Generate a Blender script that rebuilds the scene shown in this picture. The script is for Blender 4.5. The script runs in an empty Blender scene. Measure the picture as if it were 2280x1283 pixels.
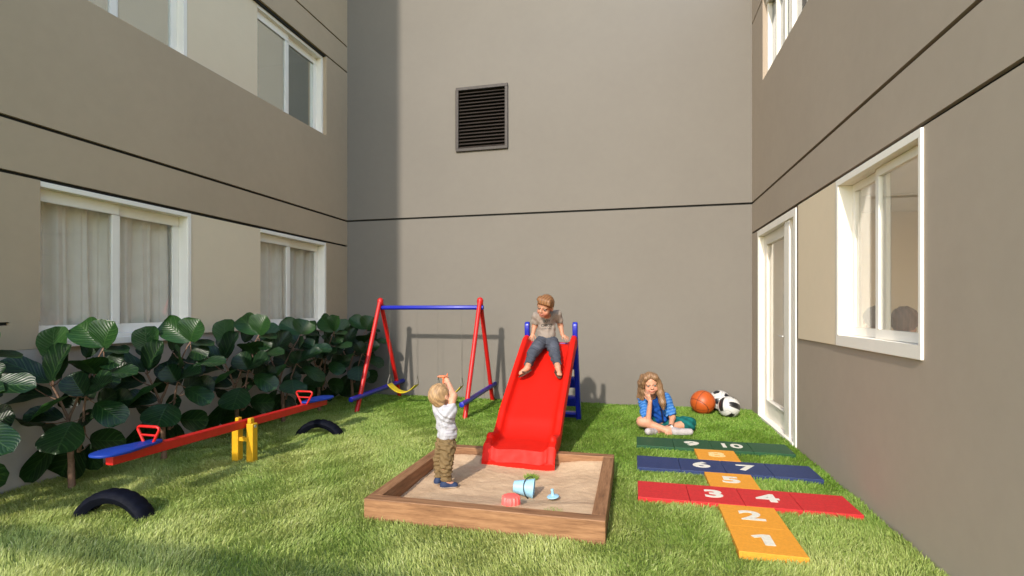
import bpy, bmesh, math, random
import numpy as np
from mathutils import Vector, Matrix, Euler
from mathutils.bvhtree import BVHTree

# ------------------------------------------------------------------ camera, sky, sun, exposure
S = bpy.context.scene
COL = S.collection
R = math.radians
CAM_YAW = math.atan(270 / 1137.0)
EYE = 1.4
cam_d = bpy.data.cameras.new('camera')
cam = bpy.data.objects.new('camera', cam_d)
COL.objects.link(cam)
cam.location = (0, 0, EYE)
cam.rotation_euler = (R(90), 0, CAM_YAW)
cam_d.sensor_width = 36.0
cam_d.lens = 36.0 * 1137.0 / 2280.0
cam_d.shift_y = 47.5 / 2280.0
cam_d.clip_end = 600
S.camera = cam

SUN_EL = R(31.0)
SUN_AB = 0.154                                    # x step per y step of the sunlight
h_ = math.cos(SUN_EL)
n_ = math.hypot(SUN_AB, 1)
SUN_DIR = Vector((SUN_AB / n_ * h_, 1 / n_ * h_, -math.sin(SUN_EL)))
world = bpy.data.worlds.new('World')
S.world = world
world.use_nodes = True
wn = world.node_tree
sky = wn.nodes.new('ShaderNodeTexSky')
sky.sky_type = 'NISHITA'
sky.sun_disc = False
sky.sun_elevation = SUN_EL
sky.sun_rotation = math.atan2(-SUN_DIR.x, -SUN_DIR.y)
sky.air_density = 1.3
sky.dust_density = 0.8
wn.links.new(sky.outputs[0], wn.nodes['Background'].inputs[0])
wn.nodes['Background'].inputs[1].default_value = 0.15
sun_d = bpy.data.lights.new('sun', 'SUN')
sun_d.energy = 2.0
sun_d.angle = R(1.2)
sun_d.color = (.84, .77, .67)
sun = bpy.data.objects.new('sun', sun_d)
COL.objects.link(sun)
sun.location = (-3, -10, 9)
sun.rotation_euler = SUN_DIR.to_track_quat('-Z', 'Y').to_euler()
S.view_settings.view_transform = 'Standard'
S.view_settings.look = 'None'
S.view_settings.exposure = 1.42
S.view_settings.gamma = 1.0
S.view_settings.use_curve_mapping = False
S.render.engine = 'CYCLES'
S.cycles.max_bounces = 8
S.cycles.diffuse_bounces = 5
S.cycles.transparent_max_bounces = 12
S.cycles.use_denoising = True
S.cycles.caustics_reflective = False
S.cycles.caustics_refractive = False

rng = random.Random(7)
nrng = np.random.default_rng(11)
CA, SA = math.cos(CAM_YAW), math.sin(CAM_YAW)

def P(px, py, d):
    """world point seen at photograph position (px, py) at distance d in front of the camera plane"""
    lat = (px - 1140) / 1137.0 * d
    return Vector((lat * CA - d * SA, d * CA + lat * SA, EYE - (py - 689) / 1137.0 * d))

# ------------------------------------------------------------------ materials
def new_mat(name):
    m = bpy.data.materials.new(name)
    m.use_nodes = True
    nt = m.node_tree
    return m, nt, nt.nodes['Principled BSDF']

def nd(nt, t, **kw):
    n = nt.nodes.new(t)
    for k, v in kw.items():
        setattr(n, k, v)
    return n

def mth(nt, op, a, b=None, c=None):
    n = nt.nodes.new('ShaderNodeMath'); n.operation = op
    for i, v in enumerate((a, b, c)):
        if v is None: continue
        if isinstance(v, (int, float)): n.inputs[i].default_value = v
        else: nt.links.new(v, n.inputs[i])
    return n.outputs[0]

def noise(nt, scale, detail=3, rough=.55, vec=None):
    n = nt.nodes.new('ShaderNodeTexNoise')
    n.inputs['Scale'].default_value = scale
    n.inputs['Detail'].default_value = detail
    n.inputs['Roughness'].default_value = rough
    if vec is not None: nt.links.new(vec, n.inputs['Vector'])
    return n.outputs['Fac']

def ramp(nt, fac, stops):
    n = nt.nodes.new('ShaderNodeValToRGB')
    el = n.color_ramp.elements
    while len(el) < len(stops): el.new(0.5)
    for e, (p, c) in zip(el, stops):
        e.position = p; e.color = (*c, 1) if len(c) == 3 else c
    nt.links.new(fac, n.inputs[0])
    return n.outputs[0]

def bump(nt, b, hgt, strength, dist=.01):
    n = nt.nodes.new('ShaderNodeBump')
    n.inputs['Strength'].default_value = strength
    n.inputs['Distance'].default_value = dist
    nt.links.new(hgt, n.inputs['Height'])
    nt.links.new(n.outputs[0], b.inputs['Normal'])

def objvec(nt):
    return nt.nodes.new('ShaderNodeTexCoord').outputs['Object']

def plain(name, col, rough=.5, var=.10, scale=14, bmp=.06, bscale=120, spec=.5, coat=0, metal=0):
    """a painted / moulded surface with slight mottling, uneven gloss and a fine grain"""
    m, nt, b = new_mat(name)
    v = objvec(nt)
    f = noise(nt, scale, 4, .6, v)
    c0 = tuple(x * (1 - var) for x in col); c1 = tuple(min(1, x * (1 + var)) for x in col)
    nt.links.new(ramp(nt, f, [(.3, c0), (.7, c1)]), b.inputs['Base Color'])
    nt.links.new(mth(nt, 'MULTIPLY_ADD', noise(nt, scale * 2.3, 3, .6, v), .25, rough - .12), b.inputs['Roughness'])
    b.inputs['Specular IOR Level'].default_value = spec
    b.inputs['Coat Weight'].default_value = coat
    b.inputs['Coat Roughness'].default_value = .15
    b.inputs['Metallic'].default_value = metal
    if bmp: bump(nt, b, noise(nt, bscale, 3, .6, v), bmp, .004)
    return m

def plaster(name, col, var=.05):
    m, nt, b = new_mat(name)
    v = objvec(nt)
    f = noise(nt, .9, 5, .6, v)
    g = noise(nt, 9, 4, .6, v)
    mix = mth(nt, 'MULTIPLY_ADD', g, .35, mth(nt, 'MULTIPLY', f, .65))
    c0 = tuple(x * (1 - var * 1.6) for x in col); c1 = tuple(x * (1 + var) for x in col)
    nt.links.new(ramp(nt, mix, [(.32, c0), (.68, c1)]), b.inputs['Base Color'])
    b.inputs['Roughness'].default_value = .8
    b.inputs['Specular IOR Level'].default_value = .25
    bump(nt, b, noise(nt, 160, 3, .7, v), .10, .004)
    return m

def vcol(name, rough=.6, spec=.4, sub=0, bmp=.0, bscale=300, var=.0, coat=0):
    """surface colours come from the mesh's own colour attribute (printed stripes, dyed cloth, lips ...)"""
    m, nt, b = new_mat(name)
    a = nd(nt, 'ShaderNodeVertexColor', layer_name='Col')
    out = a.outputs[0]
    v = objvec(nt)
    if var:
        mx = nd(nt, 'ShaderNodeMix', data_type='RGBA', blend_type='MULTIPLY')
        mx.inputs[0].default_value = 1
        nt.links.new(out, mx.inputs[6])
        nt.links.new(ramp(nt, noise(nt, 40, 4, .6, v), [(.3, (1 - var,) * 3), (.7, (1, 1, 1))]), mx.inputs[7])
        out = mx.outputs[2]
    nt.links.new(out, b.inputs['Base Color'])
    b.inputs['Roughness'].default_value = rough
    b.inputs['Specular IOR Level'].default_value = spec
    b.inputs['Coat Weight'].default_value = coat
    if sub:
        b.inputs['Subsurface Weight'].default_value = sub
        b.inputs['Subsurface Radius'].default_value = (.012, .004, .002)
        b.inputs['Subsurface Scale'].default_value = 1
    if bmp: bump(nt, b, noise(nt, bscale, 2, .6, v), bmp, .002)
    return m

def wood(name):
    m, nt, b = new_mat(name)
    v = objvec(nt)
    mp = nd(nt, 'ShaderNodeMapping'); mp.inputs['Scale'].default_value = (1.2, 14, 14)
    nt.links.new(v, mp.inputs[0])
    n1 = noise(nt, 2.2, 6, .62, mp.outputs[0])
    mp2 = nd(nt, 'ShaderNodeMapping'); mp2.inputs['Scale'].default_value = (6, 90, 90)
    nt.links.new(v, mp2.inputs[0])
    n2 = noise(nt, 2.0, 4, .6, mp2.outputs[0])
    mix = mth(nt, 'MULTIPLY_ADD', n2, .35, mth(nt, 'MULTIPLY', n1, .65))
    nt.links.new(ramp(nt, mix, [(.30, (.075, .030, .012)), (.44, (.195, .088, .036)), (.56, (.285, .140, .062)), (.72, (.37, .20, .098))]), b.inputs['Base Color'])
    b.inputs['Roughness'].default_value = .62
    bump(nt, b, mix, .25, .004)
    return m

def sand_mat():
    m, nt, b = new_mat('sand')
    v = objvec(nt)
    nt.links.new(ramp(nt, mth(nt, 'MULTIPLY_ADD', noise(nt, 5, 4, .6, v), .6, mth(nt, 'MULTIPLY', noise(nt, 220, 2, .7, v), .4)),
                      [(.3, (.45, .300, .182)), (.7, (.60, .425, .272))]), b.inputs['Base Color'])
    b.inputs['Roughness'].default_value = .95
    b.inputs['Specular IOR Level'].default_value = .15
    bump(nt, b, mth(nt, 'MULTIPLY_ADD', noise(nt, 300, 2, .7, v), .4, noise(nt, 24, 4, .6, v)), .5, .012)
    return m

def grass_mat():
    m, nt, b = new_mat('grass_blades')
    tint = nd(nt, 'ShaderNodeAttribute', attribute_name='tint').outputs['Fac']
    tip = nd(nt, 'ShaderNodeAttribute', attribute_name='tip').outputs['Fac']
    green = ramp(nt, tint, [(0, (.09, .20, .018)), (.45, (.175, .335, .036)), (.8, (.28, .43, .07)), (1, (.42, .50, .15))])
    pale = ramp(nt, tint, [(0, (.27, .335, .070)), (.45, (.46, .51, .155)), (.8, (.62, .64, .26)), (1, (.74, .71, .39))])
    paleness = nd(nt, 'ShaderNodeAttribute', attribute_name='paleness').outputs['Fac']
    mx = nd(nt, 'ShaderNodeMix', data_type='RGBA')
    nt.links.new(paleness, mx.inputs[0]); nt.links.new(green, mx.inputs[6]); nt.links.new(pale, mx.inputs[7])
    nt.links.new(mx.outputs[2], b.inputs['Base Color'])
    b.inputs['Roughness'].default_value = .55
    b.inputs['Specular IOR Level'].default_value = .3
    tr = nd(nt, 'ShaderNodeBsdfTranslucent')
    nt.links.new(mx.outputs[2], tr.inputs[0])
    ms = nd(nt, 'ShaderNodeMixShader'); ms.inputs[0].default_value = .35
    nt.links.new(b.outputs[0], ms.inputs[1]); nt.links.new(tr.outputs[0], ms.inputs[2])
    nt.links.new(ms.outputs[0], nt.nodes['Material Output'].inputs[0])
    return m

def ground_mat():
    m, nt, b = new_mat('turf_soil')
    v = objvec(nt)
    nt.links.new(ramp(nt, noise(nt, 30, 5, .65, v), [(.3, (.09, .14, .025)), (.7, (.20, .26, .07))]), b.inputs['Base Color'])
    b.inputs['Roughness'].default_value = .9
    bump(nt, b, noise(nt, 90, 3, .7, v), .6, .02)
    return m

def leaf_mat():
    m, nt, b = new_mat('fig_leaf')
    uv = nd(nt, 'ShaderNodeUVMap', uv_map='UVMap')
    sx = nd(nt, 'ShaderNodeSeparateXYZ'); nt.links.new(uv.outputs[0], sx.inputs[0])
    au = mth(nt, 'ABSOLUTE', sx.outputs[0])
    s = mth(nt, 'FRACT', mth(nt, 'MULTIPLY', mth(nt, 'SUBTRACT', sx.outputs[1], mth(nt, 'MULTIPLY', mth(nt, 'POWER', au, 1.1), .40)), 5.2))
    dist = mth(nt, 'ABSOLUTE', mth(nt, 'SUBTRACT', s, .5))           # 0 on the vein, .5 between
    vein = mth(nt, 'SUBTRACT', 1, mth(nt, 'SMOOTH_MIN', mth(nt, 'MULTIPLY', dist, 9), 1, .2))
    mid = mth(nt, 'SUBTRACT', 1, mth(nt, 'MINIMUM', mth(nt, 'MULTIPLY', au, 16), 1))
    vv = mth(nt, 'MINIMUM', mth(nt, 'MAXIMUM', mth(nt, 'MAXIMUM', vein, 0), mid), 1)
    v = objvec(nt)
    tint = nd(nt, 'ShaderNodeAttribute', attribute_name='tint').outputs['Fac']
    base = ramp(nt, mth(nt, 'MULTIPLY_ADD', noise(nt, 18, 4, .6, v), .35, mth(nt, 'MULTIPLY', tint, .7)),
                [(.05, (.003, .010, .005)), (.5, (.006, .024, .007)), (.80, (.017, .062, .009)), (1, (.06, .14, .014))])
    mx = nd(nt, 'ShaderNodeMix', data_type='RGBA')
    nt.links.new(mth(nt, 'MULTIPLY', vv, .60), mx.inputs[0]); nt.links.new(base, mx.inputs[6]); mx.inputs[7].default_value = (.045, .10, .025, 1)
    nt.links.new(mx.outputs[2], b.inputs['Base Color'])
    b.inputs['Roughness'].default_value = .34
    b.inputs['Specular IOR Level'].default_value = .32
    hgt = mth(nt, 'SUBTRACT', mth(nt, 'MULTIPLY', mth(nt, 'SINE', mth(nt, 'MULTIPLY', dist, 6.28)), .8), mth(nt, 'MULTIPLY', mid, .7))
    bump(nt, b, hgt, .20, .012)
    tr = nd(nt, 'ShaderNodeBsdfTranslucent')
    tr.inputs[0].default_value = (.04, .12, .010, 1)
    ms = nd(nt, 'ShaderNodeMixShader'); ms.inputs[0].default_value = .12
    nt.links.new(b.outputs[0], ms.inputs[1]); nt.links.new(tr.outputs[0], ms.inputs[2])
    nt.links.new(ms.outputs[0], nt.nodes['Material Output'].inputs[0])
    return m

def glass_mat(name, refl, tint=(.965, .96, .945), gl=(.95, .97, 1)):
    """thin window glass: clear, with a Fresnel reflection"""
    m, nt, b = new_mat(name)
    nt.nodes.remove(b)
    t = nd(nt, 'ShaderNodeBsdfTransparent'); t.inputs[0].default_value = (*tint, 1)
    g = nd(nt, 'ShaderNodeBsdfGlossy'); g.inputs['Roughness'].default_value = .015
    g.inputs[0].default_value = (*gl, 1)
    fr = nd(nt, 'ShaderNodeFresnel')
    bf = nd(nt, 'ShaderNodeNewGeometry').outputs['Backfacing']
    nt.links.new(mth(nt, 'MULTIPLY_ADD', bf, 1 / 1.5 - 1.5, 1.5), fr.inputs[0])
    fac = mth(nt, 'MINIMUM', mth(nt, 'MULTIPLY_ADD', fr.outputs[0], 1.4, refl), 1)
    ms = nd(nt, 'ShaderNodeMixShader')
    nt.links.new(fac, ms.inputs[0]); nt.links.new(t.outputs[0], ms.inputs[1]); nt.links.new(g.outputs[0], ms.inputs[2])
    nt.links.new(ms.outputs[0], nt.nodes['Material Output'].inputs[0])
    return m

def curtain_mat():
    m, nt, b = new_mat('curtain_cloth')
    v = objvec(nt)
    nt.links.new(ramp(nt, noise(nt, 6, 3, .5, v), [(.3, (.80, .74, .65)), (.7, (.88, .82, .73))]), b.inputs['Base Color'])
    b.inputs['Roughness'].default_value = .9
    bump(nt, b, noise(nt, 260, 2, .6, v), .15, .003)
    return m

M = dict(
    wall=plaster('taupe_render', (.445, .345, .238), .035),
    wall_back=plaster('greige_render', (.176, .160, .140), .03),
    base=plaster('grey_base_render', (.42, .37, .325)),
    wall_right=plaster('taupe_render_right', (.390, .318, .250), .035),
    panel=plaster('cream_panel', (.75, .62, .45), .02),
    joint=plain('dark_joint', (.012, .012, .011), .8, bmp=0),
    frame=plain('white_frame', (.88, .825, .74), .42, .03, 4, .02),
    room=plain('room_paint', (.62, .63, .63), .9, .03, 2, 0),
    room_beige=plain('room_beige', (.90, .80, .68), .9, .03, 2, 0),
    ceiling=plain('ceiling_paint', (.80, .80, .79), .9, .03, 2, 0),
    glass=glass_mat('window_glass', .0),
    glass_up=glass_mat('window_glass_sky', .50, gl=(.92, 1, 1.0)),
    glass_dark=glass_mat('window_glass_dark', .02, (.25, .27, .26)),
    glass_r=glass_mat('window_glass_pale', .03),
    curtain=curtain_mat(),
    vent=plain('brown_metal', (.030, .022, .018), .6, .1, 20, .04),
    ventdark=plain('vent_shadow', (.012, .011, .010), .8, bmp=0),
    red=plain('red_plastic', (.58, .010, .004), .55, .05, 6, .04, 60, .18, .0),
    redp=plain('red_paint', (.50, .008, .007), .42, .08, 20, .05),
    blue=plain('blue_plastic', (.008, .016, .34), .38, .08, 10, .05, 60, .5, .15),
    blues=plain('blue_seat', (.008, .034, .25), .5, .08, 14, .06, spec=.25),
    yellow=plain('yellow_paint', (.62, .33, .008), .48, .08, 24, .08),
    yellows=plain('yellow_seat', (.60, .45, .010), .42, .06, 14, .04),
    chain=plain('steel_chain', (.16, .15, .13), .55, .15, 30, 0, metal=.3),
    tyre=plain('tyre_rubber', (.0022, .003, .008), .7, .25, 26, .25, 90, .12),
    wood=wood('sandbox_wood'), sand=sand_mat(), grass=grass_mat(), ground=ground_mat(), leaf=leaf_mat(),
    bark=plain('fig_bark', (.20, .115, .075), .85, .35, 30, .6, 60),
    t_red=plain('red_rubber', (.50, .014, .016), .66, .16, 60, .35, 260),
    t_blue=plain('blue_rubber', (.012, .028, .105), .6, .18, 60, .35, 260),
    t_green=plain('green_rubber', (.006, .062, .020), .6, .2, 60, .35, 260),
    t_orange=plain('orange_rubber', (.66, .270, .018), .7, .10, 60, .35, 260),
    digit=plain('pale_print', (.66, .63, .55), .7, .08, 60, .2, 260),
    digit_o=plain('pale_print_worn', (.64, .60, .50), .75, .14, 40, .2, 260),
    digit_8=plain('cream_print_worn', (.74, .55, .24), .75, .14, 40, .2, 260),
    ball=vcol('ball_skin', .45, .45, 0, .12, 240, .08),
    ballw=vcol('ball_leather', .35, .5, 0, .05, 200, .05, .2),
    bucket=plain('pale_blue_plastic', (.28, .49, .61), .45, .06, 12, .05),
    dark=plain('dark_wire', (.02, .022, .02), .4, .1, 20, 0),
    coral=plain('coral_plastic', (.86, .13, .11), .42, .05, 12, .05),
    brownp=plain('brown_wood_tip', (.30, .18, .09), .7, .1, 20, .1),
    skin=vcol('skin', .52, .4, .10, .05, 400, .05),
    hair=vcol('hair', .5, .45, 0, .35, 500, .22),
    cloth=vcol('cloth', .9, .15, 0, .25, 700, .10),
    shoe=vcol('shoe_leather', .65, .3, 0, .15, 500, .10),
    handle=plain('steel_handle', (.45, .45, .45), .35, .08, 20, 0, metal=.8),
    toyo=plain('orange_toy', (.62, .16, .06), .5, .1, 20, .05),
)

# ------------------------------------------------------------------ object helpers
def obj(name, me, mat=None, parent=None, loc=None):
    o = bpy.data.objects.new(name, me)
    COL.objects.link(o)
    if mat is not None and me is not None: me.materials.append(mat)
    if parent is not None: o.parent = parent
    if loc is not None: o.location = loc
    return o

def empty(name, loc, rz=0):
    o = bpy.data.objects.new(name, None)
    COL.objects.link(o); o.location = loc; o.rotation_euler = (0, 0, rz)
    o.empty_display_size = .1
    return o

def tag(o, label=None, cat=None, group=None, kind=None):
    for k, v in (('label', label), ('category', cat), ('group', group), ('kind', kind)):
        if v: o[k] = v
    return o

class MB:
    def __init__(s): s.v = []; s.f = []; s.uv = []; s.col = None
    def add(s, vs, fs, uv=None):
        n = len(s.v); s.v += [tuple(v) for v in vs]; s.f += [tuple(i + n for i in f) for f in fs]
        if uv: s.uv += uv
        return s
    def box(s, x0, x1, y0, y1, z0, z1):
        vs = [(x, y, z) for z in (z0, z1) for y in (y0, y1) for x in (x0, x1)]
        return s.add(vs, [(0, 2, 3, 1), (4, 5, 7, 6), (0, 1, 5, 4), (2, 6, 7, 3), (0, 4, 6, 2), (1, 3, 7, 5)])
    def tube(s, pts, r, n=10, caps=True):
        pts = [Vector(p) for p in pts]
        rs = r if isinstance(r, (list, tuple)) else [r] * len(pts)
        rings = []; up = None
        for i, p in enumerate(pts):
            t = (pts[min(i + 1, len(pts) - 1)] - pts[max(i - 1, 0)]).normalized()
            if up is None:
                up = Vector((0, 0, 1)) if abs(t.z) < .9 else Vector((1, 0, 0))
            a = (up - t * up.dot(t)).normalized(); b = t.cross(a); up = a
            rings.append([p + (a * math.cos(k * 2 * math.pi / n) + b * math.sin(k * 2 * math.pi / n)) * rs[i] for k in range(n)])
        vs = [q for ring in rings for q in ring]
        fs = [(i * n + k, i * n + (k + 1) % n, (i + 1) * n + (k + 1) % n, (i + 1) * n + k) for i in range(len(pts) - 1) for k in range(n)]
        if caps:
            fs.append(tuple(range(n - 1, -1, -1))); fs.append(tuple((len(pts) - 1) * n + k for k in range(n)))
        return s.add(vs, fs)
    def prism(s, outline, x0, x1, axis='x'):
        """extrude a 2-D outline between two positions along an axis"""
        n = len(outline)
        mk = {'x': lambda a, b, t: (t, a, b), 'y': lambda a, b, t: (a, t, b), 'z': lambda a, b, t: (a, b, t)}[axis]
        vs = [mk(a, b, x0) for a, b in outline] + [mk(a, b, x1) for a, b in outline]
        fs = [(i, (i + 1) % n, n + (i + 1) % n, n + i) for i in range(n)] + [tuple(range(n - 1, -1, -1)), tuple(range(n, 2 * n))]
        return s.add(vs, fs)
    def lathe(s, prof, n=40, center=(0, 0, 0)):
        cx, cy, cz = center
        vs = [(cx + r * math.cos(k * 2 * math.pi / n), cy + r * math.sin(k * 2 * math.pi / n), cz + z) for r, z in prof for k in range(n)]
        fs = [(i * n + k, i * n + (k + 1) % n, (i + 1) * n + (k + 1) % n, (i + 1) * n + k) for i in range(len(prof) - 1) for k in range(n)]
        return s.add(vs, fs)
    def mesh(s, name, smooth=False, bev=0, fix=True, seg=2):
        me = bpy.data.meshes.new(name)
        me.from_pydata(s.v, [], s.f)
        if s.uv:
            ul = me.uv_layers.new(name='UVMap')
            for lp in me.loops: ul.data[lp.index].uv = s.uv[lp.vertex_index]
        if fix or bev:
            bm = bmesh.new(); bm.from_mesh(me)
            if bev:
                bmesh.ops.remove_doubles(bm, verts=bm.verts, dist=1e-6)
            bmesh.ops.recalc_face_normals(bm, faces=bm.faces)
            if bev:
                es = [e for e in bm.edges if len(e.link_faces) == 2 and e.calc_face_angle() > .6]
                bmesh.ops.bevel(bm, geom=es, offset=bev, segments=seg, profile=.5, affect='EDGES', clamp_overlap=True)
            bm.to_mesh(me); bm.free()
        if smooth:
            me.shade_smooth()
            if smooth == 'auto': me.set_sharp_from_angle(angle=R(40))
        return me
    def obj(s, name, mat, parent=None, loc=None, smooth=False, bev=0, fix=True, seg=2):
        return obj(name, s.mesh(name, smooth, bev, fix, seg), mat, parent, loc)

def copy_tree(o, parent=None):
    c = o.copy(); COL.objects.link(c)
    if parent is not None: c.parent = parent
    for ch in list(o.children): copy_tree(ch, c)
    return c

def text_mesh(txt, size, off=0.0, extrude=.001):
    cu = bpy.data.curves.new('t', 'FONT')
    cu.body = txt; cu.size = size; cu.offset = off; cu.extrude = extrude
    cu.align_x = 'CENTER'; cu.align_y = 'CENTER'; cu.resolution_u = 4
    o = bpy.data.objects.new('t', cu); COL.objects.link(o)
    dg = bpy.context.evaluated_depsgraph_get()
    me = bpy.data.meshes.new_from_object(o.evaluated_get(dg))
    bpy.data.objects.remove(o); bpy.data.curves.remove(cu)
    return me

def np_mesh(name, v, quads, smooth=True):
    me = bpy.data.meshes.new(name)
    v = np.ascontiguousarray(v, dtype=np.float32); q = np.ascontiguousarray(quads, dtype=np.int32)
    me.vertices.add(len(v)); me.vertices.foreach_set('co', v.ravel())
    me.loops.add(q.size); me.loops.foreach_set('vertex_index', q.ravel())
    me.polygons.add(len(q)); me.polygons.foreach_set('loop_start', np.arange(0, q.size, q.shape[1], dtype=np.int32))
    me.update(calc_edges=True)
    if smooth: me.shade_smooth()
    return me

def set_col(me, cols):
    a = me.color_attributes.new('Col', 'FLOAT_COLOR', 'POINT')
    c = np.ones((len(me.vertices), 4), np.float32); c[:, :3] = cols
    a.data.foreach_set('color', c.ravel())

# ------------------------------------------------------------------ setting: ground and lawn
XL, XR, YB = -4.64, 1.60, 7.65
m_ = MB()
m_.add([(-250, -250, 0), (250, -250, 0), (250, 250, 0), (-250, 250, 0)], [(0, 1, 2, 3)])
tag(m_.obj('ground', M['ground'], fix=False), kind='structure', label='green turf ground of the courtyard', cat='ground')

SB = (-1.74, -.16, 3.07, 4.50)                     # sandbox footprint
TP = .3625                                         # hopscotch pitch
TX0, TY0 = .032, 3.085
tiles = []                                         # (col, row, colour, digit)
for row, colr, d4 in ((2, 't_red', ('', '3', '4', '')), (4, 't_blue', ('', '6', '7', '')), (6, 't_green', ('', '9', '10', ''))):
    for c in range(4): tiles.append((c, row, colr, d4[c]))
for row, dgt in ((0, '1'), (1, '2'), (3, '5'), (5, '8')): tiles.append((1.5, row, 't_orange', dgt))

def lawn():
    x0, x1, y0, y1 = XL + .02, XR - .01, 1.2, YB - .01
    def layer(n, ya, yb, hmin, hmax, wid):
        x = nrng.uniform(x0, x1, n); y = nrng.uniform(ya, yb, n)
        keep = ~((x > SB[0] - .005) & (x < SB[1] + .005) & (y > SB[2] - .005) & (y < SB[3] + .005))
        for c, r, _, _ in tiles:
            tx, ty = TX0 + c * TP, TY0 + r * TP
            keep &= ~((x > tx - .004) & (x < tx + TP + .004) & (y > ty - .004) & (y < ty + TP + .004))
        return x[keep], y[keep], hmin, hmax, wid
    X, Y, Hh, W = [], [], [], []
    for args in ((90000, y0, 2.6, .026, .054, .0022), (170000, 2.6, 4.2, .022, .048, .0024), (140000, 4.2, 6.0, .018, .040, .0030), (80000, 6.0, y1, .016, .034, .0040)):
        x, y, a, b, w = layer(*args)
        X.append(x); Y.append(y); Hh.append(nrng.uniform(a, b, len(x))); W.append(np.full(len(x), w))
    X, Y, Hh, W = map(np.concatenate, (X, Y, Hh, W))
    n = len(X)
    # combed pile: the lean follows slow swirls
    th = 1.3 * np.sin(1.7 * X + 1.1 * np.sin(1.3 * Y)) + 1.2 * np.sin(1.9 * Y + .7 * X) + .9 * np.sin(6.1 * X + 4.7 * Y) + .7 * np.sin(13 * X - 9 * Y) - .6
    th = th + nrng.normal(0, .75, n)
    lean = np.clip(nrng.normal(.62, .22, n), .1, 1.1)
    clump = .5 + .25 * np.sin(9.1 * X + 3 * np.sin(5.3 * Y)) + .25 * np.sin(8.3 * Y + 2.5 * np.sin(6.7 * X))
    Hh = Hh * (.72 + .5 * clump)
    dx, dy = np.cos(th), np.sin(th)
    wang = nrng.uniform(0, 2 * np.pi, n)
    wx, wy = np.cos(wang) * W, np.sin(wang) * W
    z0 = np.zeros(n) - .004
    v = np.zeros((n, 5, 3), np.float32)
    v[:, 0] = np.stack([X - wx, Y - wy, z0], 1); v[:, 1] = np.stack([X + wx, Y + wy, z0], 1)
    mx, my, mz = X + dx * Hh * lean * .35, Y + dy * Hh * lean * .35, Hh * .62
    v[:, 2] = np.stack([mx - wx * .8, my - wy * .8, mz], 1); v[:, 3] = np.stack([mx + wx * .8, my + wy * .8, mz], 1)
    v[:, 4] = np.stack([X + dx * Hh * lean, Y + dy * Hh * lean, Hh * (1 - .35 * lean ** 2)], 1)
    base = (np.arange(n) * 5)[:, None]
    loops = np.concatenate([base + 0, base + 1, base + 3, base + 2, base + 2, base + 3, base + 4], 1).astype(np.int32)
    me = bpy.data.meshes.new('grass')
    me.vertices.add(n * 5); me.vertices.foreach_set('co', v.ravel())
    me.loops.add(n * 7); me.loops.foreach_set('vertex_index', loops.ravel())
    ls = (np.arange(n) * 7)[:, None] + np.array([[0, 4]])
    me.polygons.add(n * 2); me.polygons.foreach_set('loop_start', ls.ravel().astype(np.int32))
    me.update(calc_edges=True); me.shade_smooth()
    tint = np.clip(nrng.normal(.45, .2, n) + .16 * (clump - .5), 0, 1)
    # paler pile towards the front-left part of the lawn, in drifting patches
    patch = .5 + .22 * np.sin(2.1 * X + 1.3 * Y + 1.2 * np.sin(1.1 * X)) + .2 * np.sin(3.7 * X - 2.9 * Y) + .14 * np.sin(7.9 * X + 6.3 * Y)
    g = 1 / (1 + np.exp(-((-X - 1.0) * .75 + (4.5 - Y) * 1.5)))
    paleness = np.clip(g * .95 * (.55 + .75 * patch) + .10 * patch + nrng.normal(0, .12, n), 0, 1)
    for nm, val in (('tint', tint), ('paleness', paleness)):
        a = me.attributes.new(nm, 'FLOAT', 'POINT'); a.data.foreach_set('value', np.repeat(val, 5).astype(np.float32))
    o = obj('grass', me, M['grass'])
    tag(o, 'short soft green artificial turf covering the courtyard floor', 'grass', kind='stuff')
lawn()

# ------------------------------------------------------------------ buildings
G1 = (2.437, 2.465); G2 = (2.854, 2.884); G3 = (5.333, 5.359); G4 = (5.758, 5.784)

def window(parent, face, inn, y0, y1, z0, z1, mull, glass, side, rail=.085, sill=True, jamb_mat=None, stile=.075, top=.10):
    """sliding two-sash window set into a wall whose outer face is X=face; inn points into the building (-1 left, +1 right)"""
    xs = lambda a: face + inn * a
    def bx(mb, a, b, *r): mb.box(min(xs(a), xs(b)), max(xs(a), xs(b)), *r)
    dp = side
    fr = MB()
    t = .045
    bx(fr, .006, dp + .06, y0, y1, z1 - t, z1); bx(fr, .006, dp + .06, y0, y1, z0, z0 + t)
    bx(fr, dp - .02, dp + .06, y0 - .02, y0 - .002, z0 + t, z1 - t); bx(fr, .004, dp + .06, y1 - t, y1, z0 + t, z1 - t)
    w = fr.obj('window', M['frame'], parent, bev=.004)
    a0, a1 = y0 - .075, y1 - t
    for k, (s0, s1, off) in enumerate(((a0, mull + .03, 0), (mull - .03, a1, .034))):
        sa = MB()
        d0, d1 = dp + off - .012, dp + off + .018
        zb, zt = z0 + t, z1 - t
        bx(sa, d0, d1, s0, s1, zt - top, zt); bx(sa, d0, d1, s0, s1, zb, zb + rail)
        bx(sa, d0, d1, s0, s0 + stile, zb + rail, zt - top); bx(sa, d0, d1, s1 - stile, s1, zb + rail, zt - top)
        so = sa.obj('sash', M['frame'], w, bev=.005)
        g = MB(); xg = xs((d0 + d1) / 2)
        g.box(xg - .003, xg + .003, s0 + stile - .004, s1 - stile + .004, zb + rail - .004, zt - top + .004)
        g.obj('pane', M[glass], w)
    if sill:
        s_ = MB(); bx(s_, -.035, -.006, y0 - .01, y1 + .01, z0 - .05, z0 + .012)
        s_.obj('sill', M['frame'], w, bev=.005)
    return w

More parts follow.
